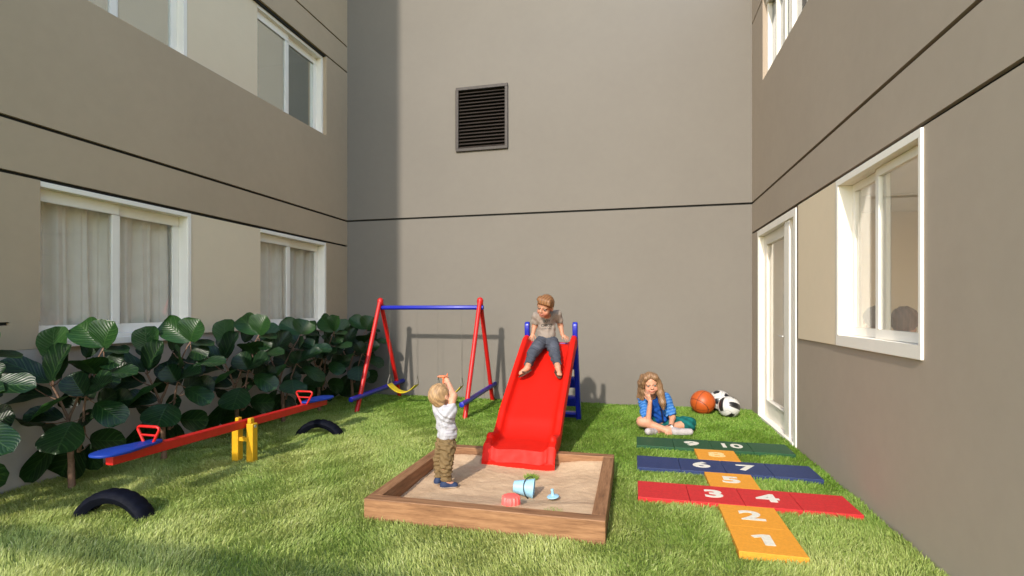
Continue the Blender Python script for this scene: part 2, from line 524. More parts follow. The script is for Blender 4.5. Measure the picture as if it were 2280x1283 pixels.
def curtain(label, x, y0, y1, z0, z1, ph, fold):
    ny = 160; nz = 14
    mb = MB()
    for j in range(nz + 1):
        tz = j / nz
        for i in range(ny + 1):
            y = y0 + (y1 - y0) * i / ny
            s = y * fold + ph + .5 * math.sin(y * 3.1 + ph)
            drift = .35 * math.sin(tz * 2 + y * 5)
            d = .046 * math.sin(s + drift) + .020 * math.sin(2.3 * s + 1.1 + drift) + .007 * math.sin(5.1 * s)
            mb.v.append((x + d * (.55 + .45 * (1 - tz)), y, z0 + (z1 - z0) * tz))
    for j in range(nz):
        for i in range(ny):
            a = j * (ny + 1) + i
            mb.f.append((a, a + 1, a + ny + 2, a + ny + 1))
    o = mb.obj('curtain', M['curtain'], smooth=True, fix=False)
    sm = o.modifiers.new('thickness', 'SOLIDIFY'); sm.thickness = .003
    tag(o, label, 'curtain', 'curtains behind the lower windows')

# ---- left building
LB = empty('building', (XL, 4.5, 0))
tag(LB, 'taupe building behind the row of fig plants, with curtained windows below', 'building')
LB.matrix_world = Matrix.Translation((XL, 4.5, 0)); bpy.context.view_layer.update()
def loc_mb(parent_loc):
    class L(MB):
        def obj(s, *a, **k):
            o = MB.obj(s, *a, **k); o.location = -Vector(parent_loc); return o
    return L
LMB = loc_mb((XL, 4.5, 0))
TH = .16
Y0L, Y1L = 1.5, YB + .004
WA = (3.12, 4.568); PN = (4.568, 5.629); WB = (5.629, 7.058)
ZS, ZU = 1.135, 4.10
w = LMB()
def lslab(mb, y0, y1, z0, z1, rec=0): mb.box(XL - TH, XL - rec, y0, y1, z0, z1)
lslab(w, Y0L, WA[0], 1.302, G1[0]); lslab(w, Y0L, 2.91, ZS - .05, 1.276); lslab(w, 2.91, WA[0] - .012, ZS - .05, 1.3015)
lslab(w, WB[1], Y1L, ZS, G1[0])
lslab(w, Y0L, Y1L, G1[1], G2[0]); lslab(w, Y0L, Y1L, G2[1], ZU)
lslab(w, Y0L, WA[0], ZU, G3[0]); lslab(w, WB[1], Y1L, ZU, G3[0])
lslab(w, Y0L, Y1L, G3[1], G4[0]); lslab(w, Y0L, Y1L, G4[1], 11.6)
w.box(-8.2, XL - TH, Y0L, Y0L + .2, 0, 11.6)                       # end wall
w.box(-8.2, -8.0, Y0L + .2, Y1L, 0, 11.6)
w.box(-8.0, XL - TH, Y1L - .2, Y1L, 0, 11.6)
w.obj('wall', M['wall'], LB)
b_ = LMB()
lslab(b_, Y0L, Y1L, 0, ZS - .052, .003)
lslab(b_, WA[0] - .012, WB[1] + .012, ZS - .052, ZS, .05)
lslab(b_, WB[1] + .012, Y1L, ZS - .052, ZS, .003)
b_.obj('base_wall', M['base'], LB)
j = LMB()
for g0, g1 in (G1, G2, G3, G4): j.box(XL - TH + .02, XL - .030, Y0L + .01, Y1L - .01, g0 - .005, g1 + .005)
j.box(XL - TH + .02, XL - .028, Y0L + .01, 2.91, 1.27, 1.305)
jo = j.obj('joint', M['joint'], LB)
p_ = LMB()
lslab(p_, PN[0] + .002, PN[1], ZS + .003, G1[0] - .004, .012)
p_.obj('panel', M['panel'], LB, bev=.003)
p_ = LMB()
lslab(p_, PN[0] + .002, PN[1], ZU, G3[0] - .004, .06)
p_.obj('panel', M['panel'], LB)
rf = LMB(); rf.box(-8.3, XL + .05, Y0L - .1, Y1L, 11.6, 11.75); rf.obj('roof', M['base'], LB)
# floors, ceilings and inner walls of the rooms behind the windows
r_ = LMB()
for (za, zb) in ((.9, 2.75), (3.6, 5.42)):
    r_.box(-7.4, XL - TH - .002, Y0L + .25, Y1L - .25, za - .1, za)
    r_.box(-7.5, -7.4, Y0L + .25, Y1L - .25, za, zb)
    for yy in (4.98, Y0L + .25, Y1L - .35): r_.box(-7.4, XL - TH - .002, yy, yy + .1, za, zb)
r_.obj('inner_wall', M['room'], LB)
r_ = LMB()
for zb in (2.75, 5.42): r_.box(-7.5, XL - TH - .002, Y0L + .25, Y1L - .25, zb, zb + .1)
r_.obj('room_ceiling', M['ceiling'], LB)
def lwin(*a, **k):
    o = window(LB, *a, **k); off = -Vector((XL, 4.5, 0))
    o.location = off
lwin(XL, -1, WA[0], WA[1], ZS, G1[0] - .003, 3.815, 'glass', .10)
lwin(XL, -1, WB[0], WB[1], ZS, G1[0] - .003, 6.28, 'glass', .10)
lwin(XL - .055, -1, WA[0], WA[1], ZU - .1, G3[0] - .003, 3.815, 'glass_up', .07, sill=False)
lwin(XL - .055, -1, WB[0], WB[1], ZU - .1, G3[0] - .003, 6.28, 'glass_up', .07, sill=False)
# unseen beam and post, added to cast a shadow band across the near lawn
bm_ = LMB(); bm_.box(XL, -1.55, -.36, -.24, 1.56, 1.66); bm_.box(XL - .1, XL + .02, -.36, -.24, 0, 1.66); bm_.box(XL - .1, XL, -.3, Y0L + .02, 1.56, 1.66)
bm_.obj('added_shadow_beam', M['wall'], LB)
curtain('grey pleated curtain filling the larger lower left window', XL - .232, 3.05, 4.62, 1.16, 2.43, .4, 30)
curtain('grey pleated curtain in the smaller lower window near the corner', XL - .232, 5.56, 7.10, 1.16, 2.43, 2.0, 27)

# ---- back building
BB = empty('building', (-1.5, YB, 0))
tag(BB, 'sunlit plain greige wall building closing the far end of the courtyard', 'building')
BMB = loc_mb((-1.5, YB, 0))
VX0, VX1, VZ0, VZ1 = -2.72, -1.88, 3.88, 4.885
w = BMB()
w.box(XL - .3, XR + .3, YB, YB + .2, -.2, G2[0])
w.box(XL - .3, XR + .3, YB, YB + .2, G2[1], VZ0 + .03); w.box(XL - .3, XR + .3, YB, YB + .2, VZ1 - .03, 8.4)
w.box(XL - .3, VX0 + .03, YB, YB + .2, VZ0 + .03, VZ1 - .03); w.box(VX1 - .03, XR + .3, YB, YB + .2, VZ0 + .03, VZ1 - .03)
w.box(XL - .3, XR + .3, YB + 3, YB + 3.2, -.2, 8.4)
w.obj('wall', M['wall_back'], BB)
j = BMB(); j.box(XL - .2, XR + .2, YB + .028, YB + .19, G2[0] - .005, G2[1] + .005); j.obj('joint', M['joint'], BB)
rf = BMB(); rf.box(XL - .3, XR + .3, YB - .03, YB + 3.2, 8.4, 8.5); rf.obj('roof', M['base'], BB)

V = empty('wall_vent', ((VX0 + VX1) / 2, YB, VZ0))
tag(V, 'brown metal louvred vent grille high on the sunlit back wall', 'vent')
VM = loc_mb(V.location)
f_ = VM(); b0 = .045; y0, y1 = YB - .035, YB + .02
f_.box(VX0, VX1, y0, y1, VZ1 - b0, VZ1); f_.box(VX0, VX1, y0, y1, VZ0, VZ0 + b0)
f_.box(VX0, VX0 + b0, y0, y1, VZ0 + b0, VZ1 - b0); f_.box(VX1 - b0, VX1, y0, y1, VZ0 + b0, VZ1 - b0)
f_.obj('frame', M['vent'], V, bev=.004)
f_ = VM(); n = 17
for k in range(n):
    z = VZ0 + b0 + .01 + k * (VZ1 - VZ0 - 2 * b0 - .01) / n
    f_.prism([(YB - .022, z), (YB - .018, z - .004), (YB + .055, z + .052), (YB + .051, z + .056)], VX0 + b0 - .01, VX1 - b0 + .01)
f_.obj('louvre', M['vent'], V)
f_ = VM(); f_.box(VX0 + .01, VX1 - .01, YB + .10, YB + .12, VZ0 + .01, VZ1 - .01); f_.obj('backing', M['ventdark'], V)

# ---- right building
RB = empty('building', (XR, 4.0, 0))
tag(RB, 'taupe building beside the hopscotch with white door and projecting window', 'building')
RMB = loc_mb((XR, 4.0, 0))
Y0R, Y1R = 1.0, YB + .004
DY0, DY1, DZ1 = 5.66, 7.29, 2.425                   # door opening
BY0, BYM, BY1, BZ0, BZ1, BP = 3.350, 4.60, 5.58, 1.110, 2.432, .012
UY0, UY1, UZ0 = 4.9, 7.05, 4.31
w = RMB()
def rslab(mb, y0, y1, z0, z1, rec=0): mb.box(XR + rec, XR + TH, y0, y1, z0, z1)
OY0, OY1, OZ0, OZ1 = BY0 + .02, BYM - .02, BZ0 + .03, BZ1 - .03
rslab(w, Y0R, OY0, 0, G1[0]); rslab(w, OY0, OY1, 0, OZ0); rslab(w, OY0, OY1, OZ1, G1[0])
rslab(w, OY1, DY0, 0, G1[0]); rslab(w, DY1, Y1R, 0, G1[0]); rslab(w, DY0, DY1, DZ1, G1[0])
rslab(w, Y0R, Y1R, G1[1], G2[0]); rslab(w, Y0R, Y1R, G2[1], UZ0)
rslab(w, Y0R, UY0, UZ0, G3[0]); rslab(w, UY1, Y1R, UZ0, G3[0])
rslab(w, Y0R, Y1R, G3[1], G4[0]); rslab(w, Y0R, Y1R, G4[1], 5.95)
w.box(XR + TH, 5.2, Y0R, Y0R + .2, 2.62, 5.95); w.box(XR + TH, 5.2, Y1R - .2, Y1R, 0, 5.95)
w.box(5.0, 5.2, Y0R + .2, Y1R - .2, 0, 5.95)
w.obj('wall', M['wall_right'], RB)
j = RMB()
for g0, g1 in (G1, G2, G3, G4): j.box(XR + .030, XR + TH - .02, Y0R + .01, Y1R - .01, g0 - .005, g1 + .005)
j.box(XR - .003, XR + .03, BY1 + .001, BY1 + .05, BZ0, G1[0])
j.obj('joint', M['joint'], RB)
p_ = RMB(); p_.box(XR - BP, XR - .001, BYM + .003, BY1, BZ0, BZ1); p_.obj('panel', M['panel'], RB, bev=.004)
# projecting window box
def rwin():
    w_ = RMB(); xa, xb = XR - BP - .004, XR + .12
    t = .05
    w_.box(xa, xb, BY0, BYM, BZ1 - t, BZ1); w_.box(xa, xb, BY0, BYM, BZ0, BZ0 + .085)
    w_.box(xa, xb, BY0, BY0 + .03, BZ0 + .085, BZ1 - t); w_.box(xa, xb, BYM - .045, BYM, BZ0 + .085, BZ1 - t)
    o = w_.obj('window', M['frame'], RB, bev=.004)
    zb, zt = BZ0 + .085, BZ1 - t
    for s0, s1, xo in ((4.00, BYM - .046, XR + .085), (BY0 + .031, 4.07, XR + .05)):
        sa = MB()
        sa.box(xo, xo + .03, s0, s1, zt - .06, zt - .001); sa.box(xo, xo + .03, s0, s1, zb + .001, zb + .065)
        sa.box(xo, xo + .03, s0, s0 + .05, zb + .065, zt - .06); sa.box(xo, xo + .03, s1 - .05, s1, zb + .065, zt - .06)
        sa.obj('sash', M['frame'], o, bev=.004)
        g = MB(); g.box(xo + .012, xo + .018, s0 + .045, s1 - .045, zb + .06, zt - .055)
        g.obj('pane', M['glass_r'], o)
rwin()
# door with side light
dr = RMB(); x0 = XR - .012
cs = .075
dr.box(x0, XR + TH, DY0, DY0 + cs, 0, DZ1); dr.box(x0, XR + TH, DY1 - cs, DY1, 0, DZ1); dr.box(x0, XR + TH, DY0 + cs, DY1 - cs, DZ1 - cs, DZ1)
dr.box(XR + .002, XR + TH, 5.93, 6.10, 0, DZ1 - cs); dr.box(x0 - .01, XR + TH, DY0 + cs, DY1 - cs, -.01, .035)
do = dr.obj('door', M['frame'], RB, bev=.004)
lf = MB(); a, b = XR + .055, XR + .10; l0, l1 = 6.10, DY1 - cs; zb = .036; zt = DZ1 - cs - .001
st = .16
lf.box(a, b, l0 + .001, l0 + st, zb, zt); lf.box(a, b, l1 - st, l1 - .001, zb, zt); lf.box(a, b, l0 + st, l1 - st, zt - .13, zt); lf.box(a, b, l0 + st, l1 - st, zb, zb + .22)
for q in ((l0 + st, l0 + st + .02), (l1 - st - .02, l1 - st)): lf.box(a - .012, a, q[0], q[1], zb + .20, zt - .11)
lf.box(a - .012, a, l0 + st + .02, l1 - st - .02, zb + .20, zb + .22); lf.box(a - .012, a, l0 + st + .02, l1 - st - .02, zt - .13, zt - .11)
lf.obj('leaf', M['frame'], do, bev=.003)
g = MB(); g.box(a + .02, a + .026, l0 + st - .005, l1 - st + .005, zb + .215, zt - .125); g.obj('pane', M['glass_r'], do)
g = MB(); g.box(XR + .07, XR + .076, DY0 + cs - .004, 5.934, .03, DZ1 - cs + .004); g.obj('pane', M['glass_r'], do)
hd = MB(); hy, hz = l0 + .09, 1.10
hd.box(a - .014, a - .0005, hy - .02, hy + .02, hz - .14, hz + .06); hd.tube([(a - .01, hy, hz), (a - .05, hy, hz), (a - .052, hy + .13, hz)], .009, 8)
hd.obj('handle', M['handle'], do, bev=.002)
# upper window strip
u_ = RMB(); uz = UZ0 - .05
ys = [UY1 - .05, 6.60, 6.00, 5.47, UY0]
u_.box(XR + .04, XR + .14, UY0, UY1, uz, uz + .06); u_.box(XR + .04, XR + .14, UY0, UY1, G3[0] - .07, G3[0] - .003)
for yy in ys: u_.box(XR + .05, XR + .14, yy, yy + .05, uz + .06, G3[0] - .07)
u_.box(XR + .07, XR + .12, 6.32, 6.42, uz + .06, G3[0] - .07)
uw = u_.obj('window', M['frame'], RB, bev=.004)
g = MB(); g.box(XR + .10, XR + .106, 5.5, UY1 - .03, uz + .03, G3[0] - .04); g.obj('pane', M['glass_dark'], uw)
g = MB(); g.box(XR + .06, XR + .09, UY0 + .01, 5.46, uz + .03, G3[0] - .04); g.obj('shutter', M['frame'], uw)
rf = RMB(); rf.box(XR - .04, 5.3, Y0R - .1, Y1R, 5.95, 6.05); rf.obj('roof', M['base'], RB)
# the lit-through room behind the projecting window
r_ = RMB()
r_.box(XR + TH + .002, 5.0, Y0R + .01, Y1R - .21, -.08, 0.012)
r_.box(3.9, 4.0, Y0R + .01, 7.2, .012, 2.6)
r_.box(XR + TH + .002, 3.9, 7.2, 7.3, .012, 2.6)
r_.obj('inner_wall', M['room_beige'], RB)
r_ = RMB()
r_.box(XR + TH + .002, 5.0, Y0R + .21, 6.08, 2.6, 2.7); r_.box(XR + TH + .002, 5.0, 6.11, Y1R - .21, 2.6, 2.7); r_.box(XR + TH + .002, 5.0, Y0R + .21, Y1R - .21, 3.8, 3.9); r_.box(XR + TH + .002, 5.0, Y0R + .21, Y1R - .21, 5.5, 5.6)
r_.obj('room_ceiling', M['ceiling'], RB)

# ------------------------------------------------------------------ play equipment
# ---- swing frame
SX0, SX1, SYM = -3.64, -2.10, 6.90
sw = empty('swing_set', ((SX0 + SX1) / 2, SYM, 0))
tag(sw, 'red and blue A-frame swing set standing before the shaded corner', 'swing set')
def rel(o, *ps): return [Vector(p) - Vector(o.location) for p in ps]
for x in (SX0, SX1):
    for yf in (6.22, 7.56):
        m_ = MB(); m_.tube(rel(sw, (x, yf, -.03), (x, SYM + (yf - SYM) * .03, 1.50)), .031, 16); m_.obj('leg', M['redp'], sw, smooth='auto', bev=0)
    m_ = MB(); m_.tube(rel(sw, (x, SYM, 1.455), (x, SYM, 1.47), (x, SYM, 1.53), (x, SYM, 1.555), (x, SYM, 1.57)), [.030, .042, .046, .036, .012], 16); m_.obj('cap', M['redp'], sw, smooth='auto')
    m_ = MB(); m_.tube(rel(sw, (x + .01, 6.07, .205), (x + .01, 6.08, .205), (x + .01, 7.66, .245), (x + .01, 7.61, .245))[:3], .034, 16)
    m_.obj('brace', M['blue'], sw, smooth='auto', bev=.004)
m_ = MB(); m_.tube(rel(sw, (SX0 - .0, SYM, 1.425), (SX1 + .05, SYM, 1.425)), .031, 18); m_.obj('crossbar', M['blue'], sw, smooth='auto', bev=.004)

def swing(xa, xb, label):
    o = empty('swing', ((xa + xb) / 2, SYM, .30)); tag(o, label, 'swing', 'swings hanging from the blue crossbar')
    n = 18; w = .075; m_ = MB()
    for i in range(n + 1):
        t = i / n * 2 - 1
        x, z = t * (xb - xa) / 2, -.115 * (1 - t * t)
        m_.v += [(x, -w, z), (x, w, z), (x, w, z + .010), (x, -w, z + .010)]
    m_.f = [(i * 4 + k, i * 4 + (k + 1) % 4, i * 4 + 4 + (k + 1) % 4, i * 4 + 4 + k) for i in range(n) for k in range(4)] + [(3, 2, 1, 0), (n * 4, n * 4 + 1, n * 4 + 2, n * 4 + 3)]
    s_ = m_.obj('seat', M['yellows'], o)
    for s in (-1, 1):
        x = s * (xb - xa) / 2
        m_ = MB()
        m_.tube([(x, 0, .14), (x, 0, 1.11)], .0026, 6)
        m_.tube([(x, -.062, .012), (x, -.05, .06), (x, 0, .14), (x, .05, .06), (x, .062, .012)], .006, 6)
        m_.obj('chain', M['chain'], o, smooth='auto')
    return o
swing(-3.487, -3.06, 'yellow belt swing with empty curved seat on the left chains')
swing(-2.735, -2.375, 'yellow belt swing partly hidden behind the standing toddler')

# ---- slide
SLX0, SLX1 = -1.285, -.650
sl = empty('slide', ((SLX0 + SLX1) / 2, 5.3, 0))
tag(sl, 'red plastic slide with blue ladder, its lip resting over the sandbox', 'slide')
def sl_floor(y):
    k = .567
    if y < 4.62:
        t = max(0, (4.62 - y) / .34)
        return .193 - .026 * min(1, t) - (.0 if y > 4.33 else (4.33 - y) * 2.2)
    lin = .17 + k * (y - 4.55)
    if y < 4.85:
        t = (y - 4.62) / .23
        return (.193) * (1 - t) ** 2 + 2 * t * (1 - t) * .205 + t * t * (.17 + k * .30)
    if y > 5.95: return .17 + k * (5.95 - 4.55) + .25 * (y - 5.95)
    return lin
def sl_rim(y):
    if y < 4.44: return max(.022, .085 - (4.44 - y) * .30)
    if y < 4.54: return .085 + .0 * y
    if y < 4.72: return .066 + .02 * abs((y - 4.63) / .09) ** 2
    return .086 + min(.016, (y - 4.72) * .02)
def chute():
    W = (SLX1 - SLX0) / 2
    ys = np.concatenate([[4.285, 4.29, 4.30, 4.315, 4.33, 4.36, 4.4], np.linspace(4.44, 4.9, 16), np.linspace(4.95, 6.0, 22), [6.06, 6.10]])
    ring0 = []
    def section(y):
        f = sl_floor(y); r = sl_rim(y)
        th = .035
        half = [(W, -th - .015), (W + .004, 0), (W + .004, r * .55), (W - .004, r * .88), (W - .018, r * .985), (W - .034, r), (W - .050, r * .97), (W - .062, r * .84),
                (W - .070, r * .55), (W - .078, .028), (W - .098, .008), (W - .13, .002), (W * .45, .004), (W * .2, .009), (0, .011)]
        top = [(-a, f + b) for a, b in half] + [(a, f + b) for a, b in half[-2::-1]]
        return top + [(W - .03, f - th - .015), (-W + .03, f - th - .015)]
    rows = [section(y) for y in ys]
    # the lip: front edge rolls down
    zl = .075
    vs = []; nS = len(rows[0])
    for i, (y, row) in enumerate(zip(ys, rows)):
        for x, z in row: vs.append((x, y - 5.3, z))
    m_ = MB(); fs = []
    for i in range(len(ys) - 1):
        for k in range(nS):
            fs.append((i * nS + k, i * nS + (k + 1) % nS, (i + 1) * nS + (k + 1) % nS, (i + 1) * nS + k))
    # roll-down apron in front
    base = len(vs)
    last = [vs[k] for k in range(nS)]
    drops = [(4.278, .3), (4.274, .65), (4.275, 1.0)]
    prev = list(range(nS)); idx = base
    for (yy, t) in drops:
        cur = []
        for k in range(nS):
            x, _, z = last[k]
            vs.append((x, yy - 5.3, z * (1 - t) + min(z, zl) * t)); cur.append(idx); idx += 1
        for k in range(nS): fs.append((cur[k], cur[(k + 1) % nS], prev[(k + 1) % nS], prev[k]))
        prev = cur
    fs.append(tuple(prev)); fs.append(tuple((len(ys) - 1) * nS + k for k in range(nS)))
    m_.add(vs, fs)
    o = m_.obj('chute', M['red'], sl, smooth='auto')
    # rounded knobs that end the two rims
    for s in (-1, 1):
        k_ = MB(); prof = [(.0001, .05), (.012, .049), (.024, .042), (.033, .028), (.037, .01), (.037, -.05)]
        k_.lathe(prof, 20, (s * (W - .034), 4.43 - 5.3, sl_floor(4.43) + .065)); k_.obj('knob', M['red'], o, smooth=True)
chute()
LA, LBt = Vector((0, 6.10, 1.06)), Vector((0, 6.52, -.02))
for x in (SLX0 + .035, SLX1 - .022):
    m_ = MB()
    top = 1.245
    pr = []
    y_at = lambda z: 6.52 + (6.10 - 6.52) * (z + .02) / 1.08
    a = .042
    pr = [(y_at(-.03) - .055, -.03), (y_at(-.03) + .045, -.03), (y_at(1.1) + .04, 1.1)] + \
         [(y_at(1.12) + a * math.cos(t), 1.20 + .05 * math.sin(t)) for t in np.linspace(0, math.pi, 9)] + [(y_at(1.1) - a, 1.1)]
    m_.prism([(p - 5.3, q) for p, q in pr], x - .03 - (SLX0 + SLX1) / 2, x + .03 - (SLX0 + SLX1) / 2, 'x')
    m_.obj('rail', M['blue'], sl, smooth='auto', bev=.014, seg=3)
for z0, z1 in ((.03, .11), (.185, .325), (.43, .575), (.665, .80), (.90, 1.0)):
    m_ = MB(); ya, yb = y_at(z0) - 5.3, y_at(z1) - 5.3
    x0, x1 = -(SLX1 - SLX0) / 2 + .06, (SLX1 - SLX0) / 2 - .05
    m_.prism([(ya - .035, z0), (ya + .03, z0), (yb + .03, z1), (yb - .075, z1), (yb - .075, z1 - .03)], x0, x1, 'x')
    m_.obj('rung', M['blue'], sl, bev=.006)
for x in (SLX0 + .035, SLX1 - .022):
    m_ = MB(); m_.box(x - .02 - (SLX0 + SLX1) / 2, x + .02 - (SLX0 + SLX1) / 2, y_at(0) - .04 - 5.3, y_at(0) + .05 - 5.3, -.01, .022); m_.obj('foot', M['yellow'], sl, bev=.003)

# ---- seesaw
ss = empty('seesaw', (-3.45, 3.97, 0)); tag(ss, 'red seesaw beam with blue seats on a yellow stand before the figs', 'seesaw')
m_ = MB(); m_.box(-.032, .032, -1.245, 1.24, .327, .395); bm_o = m_.obj('beam', M['redp'], ss, bev=.005)
bm_o.rotation_euler = (R(-.9), 0, 0); bm_o.location = (0, 0, -.002)
for s in (-1, 1):
    ol = []
    for t in np.linspace(0, 2 * math.pi, 28, endpoint=False):
        c, s_n = math.cos(t), math.sin(t)
        yy = .245 * math.copysign(abs(c) ** .75, c)
        wv = .125 if yy > 0 else .085
        wv = .078 + .036 / (1 + math.exp(-yy * 40))
        ol.append((wv * math.copysign(abs(s_n) ** .7, s_n), yy))
    m_ = MB(); m_.prism(ol, 0, .020, 'z')
    st = m_.obj('seat', M['blues'], ss, (0, s * 1.10, .3985 - s * .0173), smooth='auto', bev=.007)
    st.rotation_euler = (R(.9), 0, math.pi) if s < 0 else (R(-.9), 0, 0)
    yh = -.95 if s < 0 else .87; zb = .391 - s * .014
    m_ = MB(); hw, ht, bw = .105, .130, .03
    m_.tube([(-bw, yh, zb), (-hw + .01, yh, zb + ht - .015), (-hw + .012, yh, zb + ht), (-hw + .03, yh, zb + ht + .008), (hw - .03, yh, zb + ht + .008), (hw - .012, yh, zb + ht), (hw - .01, yh, zb + ht - .015), (bw, yh, zb)], .0105, 10)
    m_.tube([(-.070, yh, zb + .075), (.070, yh, zb + .075)], .008, 8)
    m_.obj('handle', M['redp'], ss, smooth='auto')
sd = MB(); sd.tube([(-.12, 0, .34), (.12, 0, .34)], .014, 10); sd.obj('pivot', M['handle'], ss, smooth='auto')
for x in (-.078, .078):
    m_ = MB(); m_.box(x - .034, x + .034, -.033, .033, -.03, .366)
    sgn = 1 if x > 0 else -1
    m_.box(*sorted((x - sgn * .030, x + sgn * .006)), -.024, .024, .366, .412)
    m_.obj('post', M['yellow'], ss, bev=.006)
m_ = MB(); m_.box(-.0445, .0445, -.02, .02, .20, .235); m_.obj('crosspiece', M['yellow'], ss, bev=.003)

# ---- half-buried tyres
def tyre(x, y, rot, R0, sink, label):
    o = None
    prof = []                                      # (radius, width) closed outline of the tread
    rin, wd = R0 - .082, .062
    outl = [(rin, -.042), (rin + .022, -.058), (R0 - .035, -wd - .006), (R0 - .010, -wd + .006), (R0, -wd * .55), (R0 + .002, 0), (R0, wd * .55), (R0 - .010, wd - .006), (R0 - .035, wd + .006), (rin + .022, .058), (rin, .042), (rin + .02, .03), (R0 - .03, .045), (R0 - .026, 0), (R0 - .03, -.045), (rin + .02, -.03)]
    n = 96; m_ = MB(); k = len(outl)
    for i in range(n):
        t = 2 * math.pi * i / n
        for q, (r, wv) in enumerate(outl):
            rr = r - (.006 if (i % 4 == 0 and 3 <= q <= 7) else 0)
            m_.v.append((rr * math.cos(t), wv, rr * math.sin(t)))
    for i in range(n):
        for q in range(k):
            m_.f.append((i * k + q, i * k + (q + 1) % k, ((i + 1) % n) * k + (q + 1) % k, ((i + 1) % n) * k + q))
    o = m_.obj('tyre', M['tyre'], smooth='auto', loc=(x, y, -sink)); o.rotation_euler = (0, 0, rot)
    tag(o, label, 'tyre', 'tyres half buried in the lawn')
tyre(-3.405, 2.73, R(7), .304, .118, 'black tyre half sunk in the grass nearest the big fig trunk')
tyre(-3.405, 5.05, R(10), .304, .135, 'black tyre half sunk in the grass beyond the yellow seesaw stand')

# ---- sandbox and sand
sb = empty('sandbox', ((SB[0] + SB[1]) / 2, (SB[2] + SB[3]) / 2, 0)); tag(sb, 'square wooden sandbox frame in front of the red slide', 'sandbox')
hx, hy_, t_, hh = (SB[1] - SB[0]) / 2, (SB[3] - SB[2]) / 2, .088, .146
for (cx, cy, L, rz, dz) in ((0, -hy_ + t_ / 2, 2 * hx, 0, 0), (0, hy_ - t_ / 2, 2 * hx, math.pi, 0), (-hx + t_ / 2, 0, 2 * hy_ - 2 * t_ - .002, math.pi / 2, -.001), (hx - t_ / 2, 0, 2 * hy_ - 2 * t_ - .002, -math.pi / 2, -.0015)):
    m_ = MB(); m_.box(-L / 2, L / 2, -t_ / 2, t_ / 2, -.02, hh + dz)
    b = m_.obj('board', M['wood'], sb, (cx, cy, 0), bev=.005); b.rotation_euler = (0, 0, rz)
def sand_h(x, y):
    sm = lambda t: 0 if t < 0 else 1 if t > 1 else t * t * (3 - 2 * t)
    h = .040 + .066 * sm((3.62 - y) / .42) * sm((x + 1.66) / .35) + .035 * sm((x + .75) / .5) + .010 * math.sin(4.1 * x + 1.0) * math.sin(3.3 * y + .4)
    h += .035 * math.exp(-((y - 4.42) / .12) ** 2) * (1 if x < -1.3 or x > -.62 else .1)
    h += .0035 * math.sin(11 * x + 2.2 * math.sin(9 * y)) * math.sin(12 * y + 1.7 * math.sin(8 * x)) + .0018 * math.sin(29 * x + 3 * math.sin(17 * y)) * math.sin(31 * y + 2 * math.sin(21 * x))
    return min(h, .118)
nx, ny = 110, 100; m_ = MB()
for jj in range(ny + 1):
    for i in range(nx + 1):
        x = SB[0] + t_ * .6 + (SB[1] - SB[0] - t_ * 1.2) * i / nx; y = SB[2] + t_ * .6 + (SB[3] - SB[2] - t_ * 1.2) * jj / ny
        m_.v.append((x, y, sand_h(x, y) + rng.uniform(-.0015, .0015)))
for jj in range(ny):
    for i in range(nx):
        a = jj * (nx + 1) + i; m_.f.append((a, a + 1, a + nx + 2, a + nx + 1))
tag(m_.obj('sand', M['sand'], smooth=True, fix=False), 'pale beige play sand filling the wooden frame', 'sand', kind='stuff')

def tuft(x, y, n, rad, hmax, label):
    m_ = MB(); z = sand_h(x, y) - .006
    for i in range(n):
        a = rng.uniform(0, 6.28); r = rad * rng.random() ** .7
        bx, by = x + r * math.cos(a), y + r * math.sin(a) * .8; th = rng.uniform(0, 6.28); h = hmax * rng.uniform(.5, 1)
        wx, wy = .002 * math.cos(th + 1.57), .002 * math.sin(th + 1.57); l = h * rng.uniform(.3, .9)
        m_.add([(bx - wx, by - wy, z), (bx + wx, by + wy, z), (bx + math.cos(th) * l * .4, by + math.sin(th) * l * .4, z + h * .6), (bx + math.cos(th) * l, by + math.sin(th) * l, z + h)], [(0, 1, 2), (2, 1, 3)])
    me = m_.mesh('grass_tuft', fix=False)
    for nm in ('tint', 'paleness'):
        at = me.attributes.new(nm, 'FLOAT', 'POINT'); at.data.foreach_set('value', np.full(len(me.vertices), .5 if nm == 'tint' else .25, np.float32))
    tag(obj('grass_tuft', me, M['grass']), label, 'grass tuft')
tuft(-.80, 4.05, 260, .055, .05, 'green grass tuft poking through the sand below the slide lip')
tuft(-.50, 3.22, 120, .07, .022, 'sparse grass tuft in the sand along the front board')

